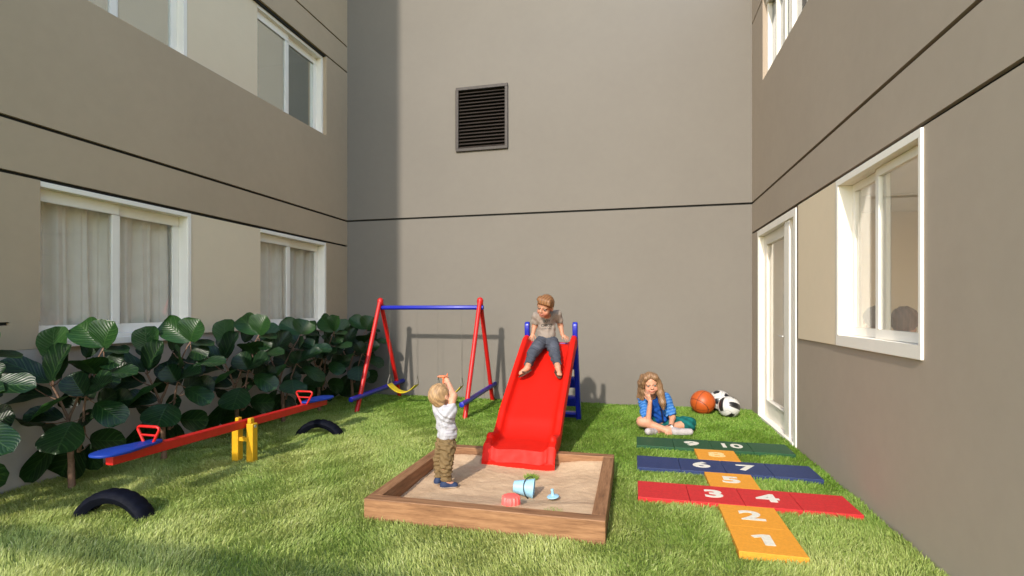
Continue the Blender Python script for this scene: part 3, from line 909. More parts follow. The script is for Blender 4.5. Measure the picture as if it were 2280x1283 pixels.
# ---- bucket, mould, spinning toy
def bucket():
    bx, by = -.775, 3.63
    o = empty('bucket', (bx, by, sand_h(bx, by)))
    tag(o, 'pale blue toy bucket lying on its side in the sand', 'bucket')
    L = .148; r0, r1 = .040, .070
    prof = [(.0001, 0), (r0 - .004, 0), (r0, .003), (r1, L), (r1 + .002, L), (r1 + .003, L - .004), (r1 + .003, L + .002), (r1 - .002, L + .002), (r1 - .006, L - .006), (r0 - .004, .008), (.0001, .008)]
    m_ = MB(); m_.lathe(prof, 40); b = m_.obj('body', M['bucket'], o, smooth='auto')
    # axis along +x and a little towards the viewer, wall resting on the sand
    til = math.atan2(r1 + .006 - r0, L)
    ax = Vector((.97 * CA + .15 * SA, .97 * SA - .15 * CA, -.07)).normalized()
    X = (Vector((0, 0, 1)) - ax * ax.z).normalized(); Y = ax.cross(X)
    rot = Matrix((X, Y, ax)).transposed()
    org = Vector((0, 0, .064)) - ax * (L * .5)
    b.matrix_local = Matrix.Translation(org) @ rot.to_4x4()
    piv = org + ax * (L - .016); hx_ = (X * .85 - Y * .53).normalized()
    if hx_.z < 0: hx_ = -hx_
    side = (-ax * .62 + Vector((0, -1, .25)) * .8); side = (side - hx_ * side.dot(hx_)).normalized()
    hm = MB(); hm.tube([piv + hx_ * math.cos(t) * (r1 + .010) + side * math.sin(t) * (r1 + .012) for t in np.linspace(0, math.pi, 21)], .0036, 8)
    hm.obj('handle', M['dark'], o, smooth='auto')
bucket()
mx_, my_ = -.79, 3.30
ol = []
n = 14
m_ = MB()
def mould_ring(r, z):
    return [((r * (1 + .055 * math.cos(n * t))) * math.cos(t), (r * (1 + .055 * math.cos(n * t))) * math.sin(t), z) for t in np.linspace(0, 2 * math.pi, 112, endpoint=False)]
rings = [mould_ring(.0001, .062), mould_ring(.045, .0625), mould_ring(.054, .060), mould_ring(.0585, .054), mould_ring(.061, .0), mould_ring(.0001, 0)]
m_.v = [p for r in rings for p in r]
m_.f = [(i * 112 + k, i * 112 + (k + 1) % 112, (i + 1) * 112 + (k + 1) % 112, (i + 1) * 112 + k) for i in range(5) for k in range(112)]
tag(m_.obj('sand_mould', M['coral'], smooth='auto', loc=(mx_, my_, sand_h(mx_, my_) - .006)), 'coral red fluted sand mould upside down by the front board', 'sand mould')
tx_, ty_ = -.545, 3.555
tp = empty('spinning_top', (tx_, ty_, sand_h(tx_, ty_) - .004)); tp.rotation_euler = (R(5), R(-6), 0)
tag(tp, 'small pale blue spinning top standing in the sand beside the bucket', 'toy')
m_ = MB(); m_.lathe([(.0001, .024), (.020, .022), (.040, .028), (.043, .031), (.040, .035), (.016, .040), (.011, .050), (.009, .072), (.012, .078), (.010, .084), (.0001, .085)], 32); m_.obj('body', M['bucket'], tp, smooth='auto')
m_ = MB(); m_.lathe([(.0001, 0), (.005, .002), (.011, .016), (.012, .024), (.0001, .0235)], 20); m_.obj('tip', M['brownp'], tp, smooth='auto')

# ---- hopscotch tiles
cname = {'t_red': 'red', 't_blue': 'dark blue', 't_green': 'dark green', 't_orange': 'orange'}
where = {'1': ', nearest the camera', '2': ', behind the 1', '5': ' between the red and blue rows', '8': ' between the blue and green rows'}
for c, r, colr, dgt in tiles:
    x, y = TX0 + c * TP + TP / 2, TY0 + r * TP + TP / 2
    o = empty('hopscotch_tile', (x, y, 0), rng.uniform(-.004, .004))
    if colr == 't_orange': lab = 'orange rubber tile marked %s%s' % (dgt, where[dgt])
    elif dgt: lab = '%s rubber tile marked %s in white' % (cname[colr], dgt)
    else: lab = 'blank %s rubber tile at the %s end of its row' % (cname[colr], 'sandbox' if c == 0 else 'doorway wall')
    tag(o, lab, 'hopscotch tile', 'rubber tiles of the hopscotch')
    g = .0016; top = .042 + rng.uniform(-.001, .001)
    m_ = MB(); m_.box(-TP / 2 + g, TP / 2 - g, -TP / 2 + g, TP / 2 - g, -.01, top); m_.obj('mat', M[colr], o, bev=.003)
    if dgt:
        if dgt == '1':                                # stencil-like figure with a slanted flag
            o1 = MB().prism([(-.012, -.072), (.028, -.072), (.028, .074), (-.004, .074), (-.050, .046), (-.040, .020), (-.012, .034)], -.0008, .0008, 'z'); me = o1.mesh('number')
        else: me = text_mesh(dgt, .21, .007 if len(dgt) == 1 else .0055, .0008)
        kx = 1.42 if len(dgt) == 1 else 1.12
        for v in me.vertices: v.co.x *= kx
        dm = M['digit'] if colr != 't_orange' else (M['digit_8'] if dgt == '8' else M['digit_o'])
        d = obj('number', me, dm, o, (0, 0, top + .0012))

# ---- balls
def ball(name, loc, r, colf, mat, dispf, rot, label, cat):
    bm = bmesh.new(); bmesh.ops.create_icosphere(bm, subdivisions=6, radius=1.0)
    me = bpy.data.meshes.new(name); bm.to_mesh(me); bm.free()
    co = np.zeros((len(me.vertices), 3), np.float32); me.vertices.foreach_get('co', co.ravel())
    co /= np.linalg.norm(co, axis=1)[:, None]
    cols = colf(co); d = dispf(co)
    me.vertices.foreach_set('co', (co * (r * (1 + d))[:, None]).astype(np.float32).ravel())
    set_col(me, cols); me.shade_smooth(); me.update()
    o = obj(name, me, M[mat], None, loc); o.rotation_euler = rot
    return tag(o, label, cat)
def bb_line(p):
    x, y, z = p.T
    d = np.minimum(np.abs(z), np.abs(x))
    c = np.abs(y) - (.52 + .30 * z * z)               # the two curved ribs
    return np.minimum(d, np.abs(c) * .9)
def bb_col(p):
    l = bb_line(p); k = np.clip((l - .012) / .016, 0, 1)[:, None]
    return np.array([.02, .012, .01]) * (1 - k) + np.array([.46, .085, .014]) * k
ball('basketball', (.905, 7.235, .155), .160, bb_col, 'ball', lambda p: -.022 * np.clip(1 - bb_line(p) / .03, 0, 1), (R(28), R(14), R(-38)), 'orange basketball on the grass left of the two white balls', 'ball')
ph = (1 + 5 ** .5) / 2
ico = np.array([(0, s1, s2 * ph) for s1 in (-1, 1) for s2 in (-1, 1)] + [(s1, s2 * ph, 0) for s1 in (-1, 1) for s2 in (-1, 1)] + [(s2 * ph, 0, s1) for s1 in (-1, 1) for s2 in (-1, 1)], float)
ico /= np.linalg.norm(ico[0])
def soc(p):
    d = p @ ico.T; best = d.argmax(1); out = np.ones(len(p)); edge = np.zeros(len(p))
    srt = np.sort(d, 1)
    for i in range(12):
        m = best == i; q = p[m]; a = ico[i]
        nb = [j for j in range(12) if j != i and ico[j] @ a > .4]
        mx = np.max(np.stack([(q @ (ico[j] - a * (ico[j] @ a))) / np.linalg.norm(ico[j] - a * (ico[j] @ a)) for j in nb], 1), 1)
        out[m] = mx
    seam = np.abs(srt[:, -1] - srt[:, -2])
    return out, seam
def soc_col(p):
    pent, seam = soc(p); k = np.clip((pent - .285) / .02, 0, 1)[:, None]
    s = np.clip(seam / .02, .45, 1)[:, None]
    s = np.where(pent[:, None] < .285, 1, s)
    return np.array([.010, .012, .018]) * (1 - k) + np.array([.58, .565, .55]) * k * s
ball('football', (1.149, 7.46, .145), .146, soc_col, 'ballw', lambda p: -.012 * np.clip(1 - soc(p)[1] / .03, 0, 1), (R(15), R(35), R(20)), 'white football with black pentagons, behind the other two balls', 'ball')
def vb(p):
    a = np.abs(p); ax = a.argmax(1)
    u = np.zeros(len(p)); w = np.zeros(len(p))
    for i in range(3):
        m = ax == i; mm = a[m, i]
        u[m] = np.arctan2(p[m, (i + 1) % 3], mm) / (math.pi / 4); w[m] = np.arctan2(p[m, (i + 2) % 3], mm) / (math.pi / 4)
    return u, w
def vb_col(p):
    u, w = vb(p)
    k = np.clip((np.maximum(np.abs(u) / .34, np.abs(w) / .90) - 1) / .05, 0, 1)[:, None]
    s = np.clip(np.minimum(np.abs(np.abs(u) - .34), 1 - np.maximum(np.abs(u), np.abs(w))) / .03, .5, 1)[:, None]
    return np.array([.012, .012, .013]) * (1 - k) + np.array([.58, .57, .55]) * k * s
ball('volleyball', (1.208, 7.10, .132), .137, vb_col, 'ballw', lambda p: -.012 * np.clip(1 - np.minimum(np.abs(np.abs(vb(p)[0]) - .34), 1 - np.maximum(np.abs(vb(p)[0]), np.abs(vb(p)[1]))) / .05, 0, 1), (R(-18), R(22), R(28)), 'white volleyball with black bands, in front of the football', 'ball')

# ------------------------------------------------------------------ fig plants
def leaf_geo(mb, base, tip, width, normal, cup=.25, bend=.25, tint=.5, wave=.02, seed=0):
    base, tip, normal = Vector(base), Vector(tip), Vector(normal)
    ax = tip - base; L = ax.length; ax.normalize()
    nz = (normal - ax * normal.dot(ax)).normalized(); sx = ax.cross(nz)
    nu, nv = 10, 14; rr = random.Random(seed); p0, p1 = rr.uniform(0, 6), rr.uniform(0, 6)
    n0 = len(mb.v); tb = (nu + 1) * (nv + 1)
    for j in range(nv + 1):
        t = j / nv
        wv = width * .5 * ((t ** .62) * ((1 - t) ** .40) / .565) * (1 + .12 * (t - .5)) if 0 < t < 1 else .0
        wv = max(wv, .003)
        zb = -bend * L * (t * t) + bend * L * .45 * t
        for i in range(nu + 1):
            u = i / nu * 2 - 1
            x = u * wv; z = zb + cup * abs(u) ** 1.6 * wv + wave * L * math.sin(9 * t + p0 + (2 if u > 0 else 0)) * u * u + .012 * L * math.sin(17 * t + p1) * abs(u) ** 3
            mb.v.append(tuple(base + ax * (t * L) + sx * x + nz * z)); mb.uv.append((u, t)); mb.tint.append(tint)
    for j in range(nv):
        for i in range(nu):
            a = n0 + j * (nu + 1) + i; mb.f.append((a, a + 1, a + nu + 2, a + nu + 1))

K = 833.7
def cw(cx, cy, v=0): return Vector(((cx - 468) / K, v, (1170 - cy) / K))
LEAVES = [  # base, tip, width, normal, cup, tint, base depth, tip depth
    ((352, 335), (308, 112), .275, (-.05, -1, .25), .10, .78, .0, .05),
    ((640, 255), (430, 88), .24, (.35, -1, .35), .42, .72, .05, .10),
    ((640, 255), (705, 84), .30, (-.2, -1, .15), .35, .66, .05, .02),
    ((338, 478), (135, 300), .20, (-.2, -.6, 1), .2, .35, -.02, -.14),
    ((372, 468), (490, 225), .23, (-.3, -1, .2), .45, .22, -.05, -.08),
    ((352, 470), (372, 305), .15, (.2, -1, .1), .15, .60, .0, .02),
    ((592, 552), (800, 440), .24, (-.15, -.8, .8), .38, .28, -.06, -.14),
    ((592, 552), (525, 410), .20, (.2, -1, .5), .35, .36, -.06, -.10),
    ((610, 425), (620, 305), .27, (0, -.6, 1), .25, .20, .02, -.12),
    ((645, 605), (862, 705), .205, (.1, -.8, .8), .10, .52, -.04, -.10),
    ((548, 712), (552, 872), .345, (.05, -.85, .65), .08, .62, -.10, -.27),
    ((496, 555), (298, 695), .17, (-.55, -.6, .7), .2, .92, -.06, -.16),
    ((570, 850), (785, 868), .235, (.2, -.9, -.2), .12, .30, .02, .02),
    ((405, 822), (178, 1125), .15, (.55, -.8, .1), .3, .45, -.02, -.04),
    ((465, 880), (335, 1110), .30, (.1, -.9, -.3), .15, .25, .08, .05),
    ((500, 900), (545, 1075), .17, (0, -1, 0), .1, .12, .12, .10),
    ((300, 740), (78, 700), .16, (0, -.6, -.8), .2, .15, .0, -.06),
    ((395, 780), (228, 790), .125, (0, -.9, -.4), .2, .12, .05, .05),
    ((330, 560), (10, 550), .235, (.0, -.55, .8), .2, .15, .02, -.04),
    ((225, 460), (-25, 525), .13, (-.1, -.5, 1), .35, .98, -.06, -.18),
    ((690, 425), (905, 395), .17, (0, -.5, 1), .25, .40, .0, -.05),
    ((640, 275), (815, 268), .14, (0, -.4, 1), .3, .30, .04, .02),
    ((450, 330), (490, 190), .15, (.2, -1, 0), .1, .42, .16, .18),
    ((560, 640), (660, 560), .18, (0, -1, .3), .2, .08, .12, .14),
    ((420, 640), (300, 560), .20, (0, -1, .3), .2, .08, .14, .16),
    ((600, 640), (750, 600), .20, (0, -1, .4), .2, .05, .16, .16),
    ((520, 420), (420, 380), .18, (0, -1, .4), .2, .10, .16, .18),
    ((430, 700), (250, 655), .18, (0, -.6, .8), .2, .22, -.02, -.12),
    ((560, 500), (700, 360), .22, (0, -1, .4), .2, .10, .15, .18),
    ((330, 460), (180, 380), .2, (0, -1, .6), .2, .10, .10, .15),
    ((590, 460), (720, 480), .2, (0, -.7, .8), .2, .16, .04, .10),
    ((480, 500), (560, 420), .18, (0, -1, .4), .2, .06, .2, .22),
    ((545, 600), (400, 440), .22, (.1, -1, .4), .25, .10, .10, .10),
    ((455, 760), (600, 690), .17, (0, -.8, .6), .2, .10, .06, -.02),
    ((640, 330), (770, 350), .18, (0, -.7, .7), .25, .24, .06, .0),
    ((380, 380), (250, 260), .20, (.1, -1, .2), .25, .30, .08, .10),

]
STEMS = [[(468, 1185, 0), (466, 1080, .0), (462, 960, 0), (455, 850, .01)], [(455, 850, .01), (430, 720, .02), (388, 600, .01), (345, 500, .0), (350, 330, 0)],
         [(490, 935, .03), (520, 800, .04), (545, 690, .0), (592, 552, -.05)], [(430, 730, .02), (478, 570, .05), (560, 400, .07), (640, 255, .05)], [(388, 600, .01), (300, 560, 0)]]
RADS = [[.027, .023, .021, .021], [.015, .011, .009, .008, .005], [.013, .010, .009, .006], [.012, .009, .007, .005], [.006, .004]]

class LeafMB(MB):
    def __init__(s): MB.__init__(s); s.tint = []

def make_fig(variant, jitter):
    rr = random.Random(variant)
    mb = LeafMB()
    tr = MB()
    for pts, rad in zip(STEMS, RADS):
        p = [cw(a, b, v) for a, b, v in pts]
        # resample with slight knots
        q = []; rs = []
        for i in range(len(p) - 1):
            for k in range(4):
                t = k / 4; q.append(p[i].lerp(p[i + 1], t) + Vector((rr.uniform(-1, 1), rr.uniform(-1, 1), 0)) * .0025)
                rs.append((rad[i] * (1 - t) + rad[i + 1] * t) * rr.uniform(.93, 1.07))
        q.append(p[-1]); rs.append(rad[-1])
        tr.tube(q, rs, 10)
    stem_pts = [cw(a, b, v) for pts in STEMS[1:] for a, b, v in pts] + [cw(455, 850, .01), cw(462, 960, 0)]
    for i, (b, t, wd, nrm, cup, tint, vb_, vt) in enumerate(LEAVES):
        B, T = cw(*b, vb_), cw(*t, vt)
        if jitter:
            T = B + (T - B) * rr.uniform(.88, 1.1) + Vector((rr.uniform(-1, 1), rr.uniform(-1, 1), rr.uniform(-1, 1))) * jitter
            nrm = Vector(nrm) + Vector((rr.uniform(-.3, .3),) * 3)
        leaf_geo(mb, B, T, wd * 1.06, nrm, cup, rr.uniform(.12, .3), tint, .018, i * 31 + variant)
        s = min(stem_pts, key=lambda q: (q - B).length)
        if (s - B).length > .01:
            mid = (s + B) / 2 + Vector((0, 0, -.01)); tr.tube([s, mid, B], [.005, .004, .003], 6)
    crown = mb.mesh('crown', smooth=True, fix=False)
    a = crown.attributes.new('tint', 'FLOAT', 'POINT'); a.data.foreach_set('value', np.array(mb.tint, np.float32))
    return crown, tr.mesh('trunk', smooth=True)
figs = [make_fig(1, 0), make_fig(2, .018), make_fig(3, .03)]
FIG = [  # x, y, extra yaw, scale, mesh, label
    (-4.20, 2.22, R(12), 1.02, 2, 'fig plant cut by the edge, only some big leaves reaching in beside the first window'),
    (-4.245, 3.07, 0, 1.0, 0, 'large-leaved fig plant with a bare brown trunk behind the nearer tyre'),
    (-4.21, 3.84, R(5), 1.0, 1, 'large-leaved fig plant behind the nearer red seesaw handle'),
    (-4.20, 4.73, R(-4), 1.02, 0, 'large-leaved fig plant right behind the yellow seesaw stand'),
    (-4.20, 5.48, R(24), .99, 2, 'dense fig plant under the smaller curtained window'),
    (-4.20, 6.22, R(-20), 1.0, 1, 'dense fig plant behind the far red seesaw handle'),
    (-4.17, 7.02, R(14), .99, 0, 'last fig plant in the shaded corner beside the swing frame leg'),
]
for x, y, rz, sc, k, lab in FIG:
    o = empty('fig_plant', (x, y, 0), CAM_YAW + rz); o.scale = (sc,) * 3
    tag(o, lab, 'plant', 'fig plants along the left wall')
    c, t = figs[k]
    ob = obj('crown', c, None, o); ob2 = obj('trunk', t, None, o)
    if not c.materials: c.materials.append(M['leaf'])
    if not t.materials: t.materials.append(M['bark'])

# ------------------------------------------------------------------ people: bodies grown as one smooth surface from a distance field
class Field:
    def __init__(s, lo, hi, h):
        s.lo = np.array(lo, float); s.h = h
        s.n = np.ceil((np.array(hi, float) - s.lo) / h).astype(int) + 1
        s.F = np.full(s.n, .2, np.float32)
        s.ax = [s.lo[i] + h * np.arange(s.n[i]) for i in range(3)]
    def _sub(s, lo, hi):
        i0 = np.clip(np.floor((np.array(lo) - s.lo) / s.h).astype(int), 0, s.n - 1); i1 = np.clip(np.ceil((np.array(hi) - s.lo) / s.h).astype(int) + 1, 1, s.n)
        sl = tuple(slice(a, b) for a, b in zip(i0, i1))
        X = np.stack(np.meshgrid(*[s.ax[i][sl[i]] for i in range(3)], indexing='ij'), -1).astype(np.float32)
        return sl, X
    def _put(s, lo, hi, fn, k, mode='add'):
        pad = k + 3 * s.h + .004
        sl, X = s._sub(np.array(lo) - pad, np.array(hi) + pad)
        if X.size == 0: return
        d = fn(X).astype(np.float32); f = s.F[sl]
        if mode == 'add':
            hh = np.maximum(k - np.abs(f - d), 0) / max(k, 1e-6); s.F[sl] = np.minimum(f, d) - hh * hh * k * .25
        else:
            hh = np.maximum(k - np.abs(f + d), 0) / max(k, 1e-6); s.F[sl] = np.maximum(f, -d) + hh * hh * k * .25
    def cap(s, a, b, ra, rb=None, k=.015, flat=None, mode='add'):
        rb = ra if rb is None else rb
        a = np.array(a, float); b = np.array(b, float); ab = b - a; L2 = max(float(ab @ ab), 1e-9); r = max(ra, rb) * (max(1, flat[1]) if flat else 1)
        def fn(X):
            q = X - a
            if flat:
                nvec = np.array(flat[0], float); nvec /= np.linalg.norm(nvec)
                t = np.clip((q @ ab) / L2, 0, 1); q = q - t[..., None] * ab
                q = q + (q @ nvec)[..., None] * nvec * (1 / flat[1] - 1)
                return (np.linalg.norm(q, axis=-1) - (ra + t * (rb - ra))) * min(1, flat[1])
            t = np.clip((q @ ab) / L2, 0, 1)
            return np.linalg.norm(q - t[..., None] * ab, axis=-1) - (ra + t * (rb - ra))
        s._put(np.minimum(a, b) - r, np.maximum(a, b) + r, fn, k, mode); return s
    def chain(s, pts, rs, k=.015, flat=None):
        for i in range(len(pts) - 1): s.cap(pts[i], pts[i + 1], rs[i], rs[i + 1], k, flat)
        return s
    def ell(s, c, r, Rm=None, k=.012, mode='add'):
        c = np.array(c, float); r = np.array(r, float); Rm = np.eye(3) if Rm is None else np.array(Rm, float)
        def fn(X):
            q = (X - c) @ Rm; k0 = np.linalg.norm(q / r, axis=-1); k1 = np.linalg.norm(q / (r * r), axis=-1)
            return k0 * (k0 - 1) / np.maximum(k1, 1e-6)
        m = float(r.max()); s._put(c - m, c + m, fn, k, mode); return s
    def all(s):
        return np.stack(np.meshgrid(*s.ax, indexing='ij'), -1).astype(np.float32)
    def cut(s, fn):                                  # keep fn(X) < 0
        s.F = np.maximum(s.F, fn(s.all()).astype(np.float32)); return s
    def half(s, p, n):                               # remove the side the normal points to
        p = np.array(p, float); n = np.array(n, float); n /= np.linalg.norm(n)
        return s.cut(lambda X: (X - p) @ n)
    def add(s, fn):
        near = np.abs(s.F) < .03
        idx = np.argwhere(near); X = s.lo + idx * s.h
        s.F[near] += fn(X).astype(np.float32); return s
    def verts(s):
        F = s.F; neg = F < 0
        c = [F[i:F.shape[0] - 1 + i, j:F.shape[1] - 1 + j, k:F.shape[2] - 1 + k] for i in (0, 1) for j in (0, 1) for k in (0, 1)]
        cnt = sum((x < 0).astype(np.int8) for x in c)
        act = (cnt > 0) & (cnt < 8); idx = np.argwhere(act); N = len(idx)
        val = np.stack([x[act] for x in c], 1)
        corner = np.array([(i, j, k) for i in (0, 1) for j in (0, 1) for k in (0, 1)], float)
        acc = np.zeros((N, 3)); n = np.zeros(N)
        for a in range(8):
            for b in range(a + 1, 8):
                if np.abs(corner[a] - corner[b]).sum() != 1: continue
                m = (val[:, a] < 0) != (val[:, b] < 0)
                t = val[m, a] / (val[m, a] - val[m, b])
                acc[m] += corner[a] + t[:, None] * (corner[b] - corner[a]); n[m] += 1
        V = s.lo + (idx + acc / n[:, None]) * s.h
        mp = -np.ones(act.shape, np.int32); mp[act] = np.arange(N)
        Q = []
        for ax in range(3):
            o1, o2 = (ax + 1) % 3, (ax + 2) % 3
            sl0 = [slice(1, -1)] * 3; sl1 = [slice(1, -1)] * 3
            sl0[ax] = slice(0, -1); sl1[ax] = slice(1, None)
            A, B = neg[tuple(sl0)], neg[tuple(sl1)]
            for flip, mask in ((False, A & ~B), (True, ~A & B)):
                e = np.argwhere(mask)
                if not len(e): continue
                e[:, o1] += 1; e[:, o2] += 1
                def cell(d1, d2):
                    g = e.copy(); g[:, o1] -= d1; g[:, o2] -= d2; return mp[g[:, 0], g[:, 1], g[:, 2]]
                q = np.stack([cell(1, 1), cell(0, 1), cell(0, 0), cell(1, 0)], 1)
                if flip: q = q[:, ::-1]
                Q.append(q)
        Q = np.concatenate(Q); Q = Q[(Q >= 0).all(1)]
        return V, Q
    def obj(s, name, mat, origin, colf, parent=None, relax=1):
        V, Q = s.verts()
        for _ in range(relax):
            acc = np.zeros_like(V); n = np.zeros(len(V))
            for i in range(4):
                for jn in (1, 3):
                    np.add.at(acc, Q[:, i], V[Q[:, (i + jn) % 4]]); np.add.at(n, Q[:, i], 1)
            V = V * .5 + .5 * acc / np.maximum(n, 1)[:, None]
        me = np_mesh(name, V - np.array(origin), Q)
        set_col(me, colf(V))
        o = obj(name, me, M[mat], parent)
        if parent is None: o.location = origin
        return o

def A3(v): return np.array(v, float)
def unit(v): v = A3(v); return v / np.linalg.norm(v)
def frame(fwd, up):
    """columns: right, forward, up"""
    f = unit(fwd); u = A3(up) - f * (A3(up) @ f); u = unit(u); r = np.cross(f, u)
    return np.stack([r, f, u], 1)
def folds(amp, freq, seed, axis=None):
    g = np.random.default_rng(seed); ks = g.normal(0, 1, (5, 3)) * freq; ps = g.uniform(0, 6, 5)
    def fn(X):
        v = 0
        for i in range(5): v = v + np.sin(X @ ks[i] + ps[i] + 1.3 * np.sin(X @ ks[(i + 1) % 5] * .6 + ps[(i + 2) % 5]))
        return amp * v / 2.2
    return fn

SKIN = A3((.50, .255, .165)); LIP = A3((.52, .16, .13))

def head(F, chin, fr, s, ear=True):
    """head of height s: chin point, frame (right, forward, up)"""
    L = lambda x, y, z: A3(chin) + fr @ (A3((x, y, z)) * s)
    F.ell(L(0, -.06, .60), A3((.375, .445, .400)) * s, fr, .02)
    F.ell(L(0, .10, .30), A3((.285, .300, .270)) * s, fr, .05 * s)
    F.ell(L(0, .24, .10), A3((.13, .13, .10)) * s, fr, .10 * s)
    for x in (-1, 1):
        F.ell(L(.17 * x, .22, .28), A3((.12, .12, .12)) * s, fr, .06 * s)
        F.ell(L(.155 * x, .425, .475), A3((.085, .055, .055)) * s, fr, .05 * s, 'sub')
        F.ell(L(.155 * x, .335, .470), A3((.065, .065, .060)) * s, fr, .015 * s)
        F.cap(L(.06 * x, .365, .555), L(.24 * x, .300, .56), .028 * s, .022 * s, .05 * s)
        if ear:
            F.ell(L(.385 * x, -.03, .43), A3((.035, .085, .125)) * s, fr, .02 * s)
    F.cap(L(0, .385, .50), L(0, .455, .355), .028 * s, .05 * s, .05 * s)
    for x in (-1, 1): F.ell(L(.05 * x, .42, .345), A3((.04, .045, .035)) * s, fr, .02 * s)
    F.ell(L(0, .385, .215), A3((.11, .045, .028)) * s, fr, .02 * s)
    F.ell(L(0, .375, .165), A3((.09, .045, .030)) * s, fr, .02 * s)

def face_cols(V, cols, chin, fr, s, iris=(.10, .07, .05), brow=(.30, .18, .10), smile=.02):
    q = ((V - A3(chin)) @ fr) / s
    x, y, z = q.T; ax = np.abs(x); front = y > .18
    def blend(mask, c, soft=None):
        k = np.clip(mask, 0, 1)[:, None]; cols[:] = cols * (1 - k) + A3(c) * k
    blend(np.clip(1.4 - np.hypot((ax - .2) / .12, (z - .27) / .10), 0, 1) * .35 * front, (.70, .25, .18))
    eye = np.hypot((ax - .155) / .072, (z - .470) / .040)
    blend((eye < .85) * front, (.27, .22, .20))
    blend((np.hypot(ax - .150, z - .470) < .040) * front, iris)
    blend((np.abs(eye - 1.05) < .17) * (z > .468) * front, (.06, .035, .025))
    blend((np.hypot((ax - .165) / .105, (z - .575 + .35 * (ax - .16) ** 2) / .022) < 1) * front * .75, brow)
    mz = .19 + smile * 8 * x * x
    blend((np.hypot(x / .125, (z - mz) / .050) < 1) * front * .55, LIP)
    blend((np.abs(z - mz) < .010) * (ax < .12) * front, (.22, .06, .05))
    blend((np.hypot((ax - .035) / .018, (z - .325) / .014) < 1) * front * .6, (.30, .12, .08))
    return cols

def hand(F, wrist, d, palm, size, curl=(.3, .3, .35, .4), thumb=1, spread=.12, thumb_curl=.3):
    """d: wrist->fingers; palm: palm normal; thumb: which side along d x palm"""
    d = unit(d); pn = A3(palm) - d * (A3(palm) @ d); pn = unit(pn); sd = np.cross(d, pn) * thumb
    w = A3(wrist); L = size
    F.cap(w, w + d * L * .42, L * .12, L * .17, L * .10, (pn, .55))
    F.ell(w + d * L * .30, A3((L * .215, L * .30, L * .105)), np.stack([sd, d, pn], 1), L * .06)
    ln = (.44, .50, .47, .36)
    for i in range(4):
        o = (1.5 - i) * L * .115
        b = w + d * L * .50 + sd * o - d * (.03 * L * abs(i - 1.2))
        fd = unit(d + sd * spread * (1.5 - i)); p = b; ang = 0
        for sgm, fr_ in enumerate((.45, .32, .25)):
            ang += curl[i] * (.9 if sgm else .6)
            dr = fd * math.cos(ang) + pn * math.sin(ang); q = p + dr * L * ln[i] * fr_
            F.cap(p, q, L * (.056 - .006 * sgm), L * (.052 - .007 * sgm), L * .022); p = q
    b = w + d * L * .14 + sd * L * .15; td = unit(sd * .72 + d * .7 + pn * .25)
    q = b + td * L * .24; F.cap(b, q, L * .075, L * .062, L * .05)
    td = unit(td + pn * thumb_curl + d * .35 - sd * .2); F.cap(q, q + td * L * .22, L * .062, L * .048, L * .03)

def hair_cap(F, chin, fr, s, grow=.028, front=.80, nape=.10, part=0, thick_top=.03):
    L = lambda x, y, z: A3(chin) + fr @ (A3((x, y, z)) * s)
    F.ell(L(0, -.06, .60), A3((.375 + grow, .445 + grow, .400 + grow + thick_top)) * s, fr, .02)
    F.ell(L(0, -.18, .36), A3((.31, .30, .26)) * s, fr, .05 * s)
    def keep(X):
        q = ((X - A3(chin)) @ fr) / s; x, y, z = q[..., 0], q[..., 1], q[..., 2]
        line = np.interp(y, [-.5, -.3, -.12, -.02, .08, .20, .30, .42], [nape, nape, nape + .12, .34, .50, .62, front - .03, front])
        line = line + np.where(y > .15, .05 * np.sin(9 * x + part) - .25 * np.maximum(np.abs(x) - .18, 0), 0)
        return (line - z) * s * .7
    F.cut(keep)

def strands(fr, amp, f, seed):
    g = np.random.default_rng(seed); p = g.uniform(0, 6, 6)
    def fn(X):
        q = X @ fr; x, y, z = q.T
        w = .35 * np.sin(40 * z + p[0]) + .3 * np.sin(55 * y + p[1])
        return amp * (np.sin(f * x + 3 * w + .25 * f * y + p[2]) + .6 * np.sin(1.9 * f * x - .4 * f * y + 4 * w + p[3]) + .5 * np.sin(.8 * f * y + 2 * w + p[4]))
    return fn
def hair_cols(base, fr, seed, light=1.5, f=150):
    g = np.random.default_rng(seed); p = g.uniform(0, 6, 4)
    def fn(V):
        q = V @ fr; x, y, z = q.T
        t = .5 + .28 * np.sin(f * x + 18 * np.sin(9 * z) + p[0]) + .22 * np.sin(2.2 * f * x + f * .5 * y + p[1]) + g.normal(0, .08, len(V))
        return A3(base) * (.72 + (light - .72) * np.clip(t, 0, 1))[:, None]
    return fn
def flat_col(c, var=0, seed=0):
    return lambda V: np.clip(A3(c) * (1 + np.random.default_rng(seed).normal(0, var, (len(V), 1))), 0, 1) if var else np.tile(A3(c), (len(V), 1))
def print_on(parent, surf, lines, size, center, rt, up, nrm, mat, names, squash=1.0):
    """lettering wrapped onto a garment along -nrm"""
    dg = bpy.context.evaluated_depsgraph_get(); me = surf.data
    mw = surf.matrix_world
    tree = BVHTree.FromPolygons([v.co.copy() for v in me.vertices], [tuple(p.vertices) for p in me.polygons])
    off = Vector(parent.location)
    for txt, dz, sz, nm in lines:
        tm = text_mesh(txt, sz, .0011 if sz > .02 else .0006, 0)
        bm = bmesh.new(); bm.from_mesh(tm); bmesh.ops.subdivide_edges(bm, edges=bm.edges, cuts=1); bm.to_mesh(tm); bm.free()
        for v in tm.vertices:
            p = Vector(center) + Vector(rt) * v.co.x * squash + Vector(up) * (v.co.y + dz) - off
            h = tree.ray_cast(p + Vector(nrm) * .2, -Vector(nrm), .5)
            v.co = (h[0] + Vector(nrm) * .0018) if h[0] else p
        obj(nm, tm, M[mat], surf)

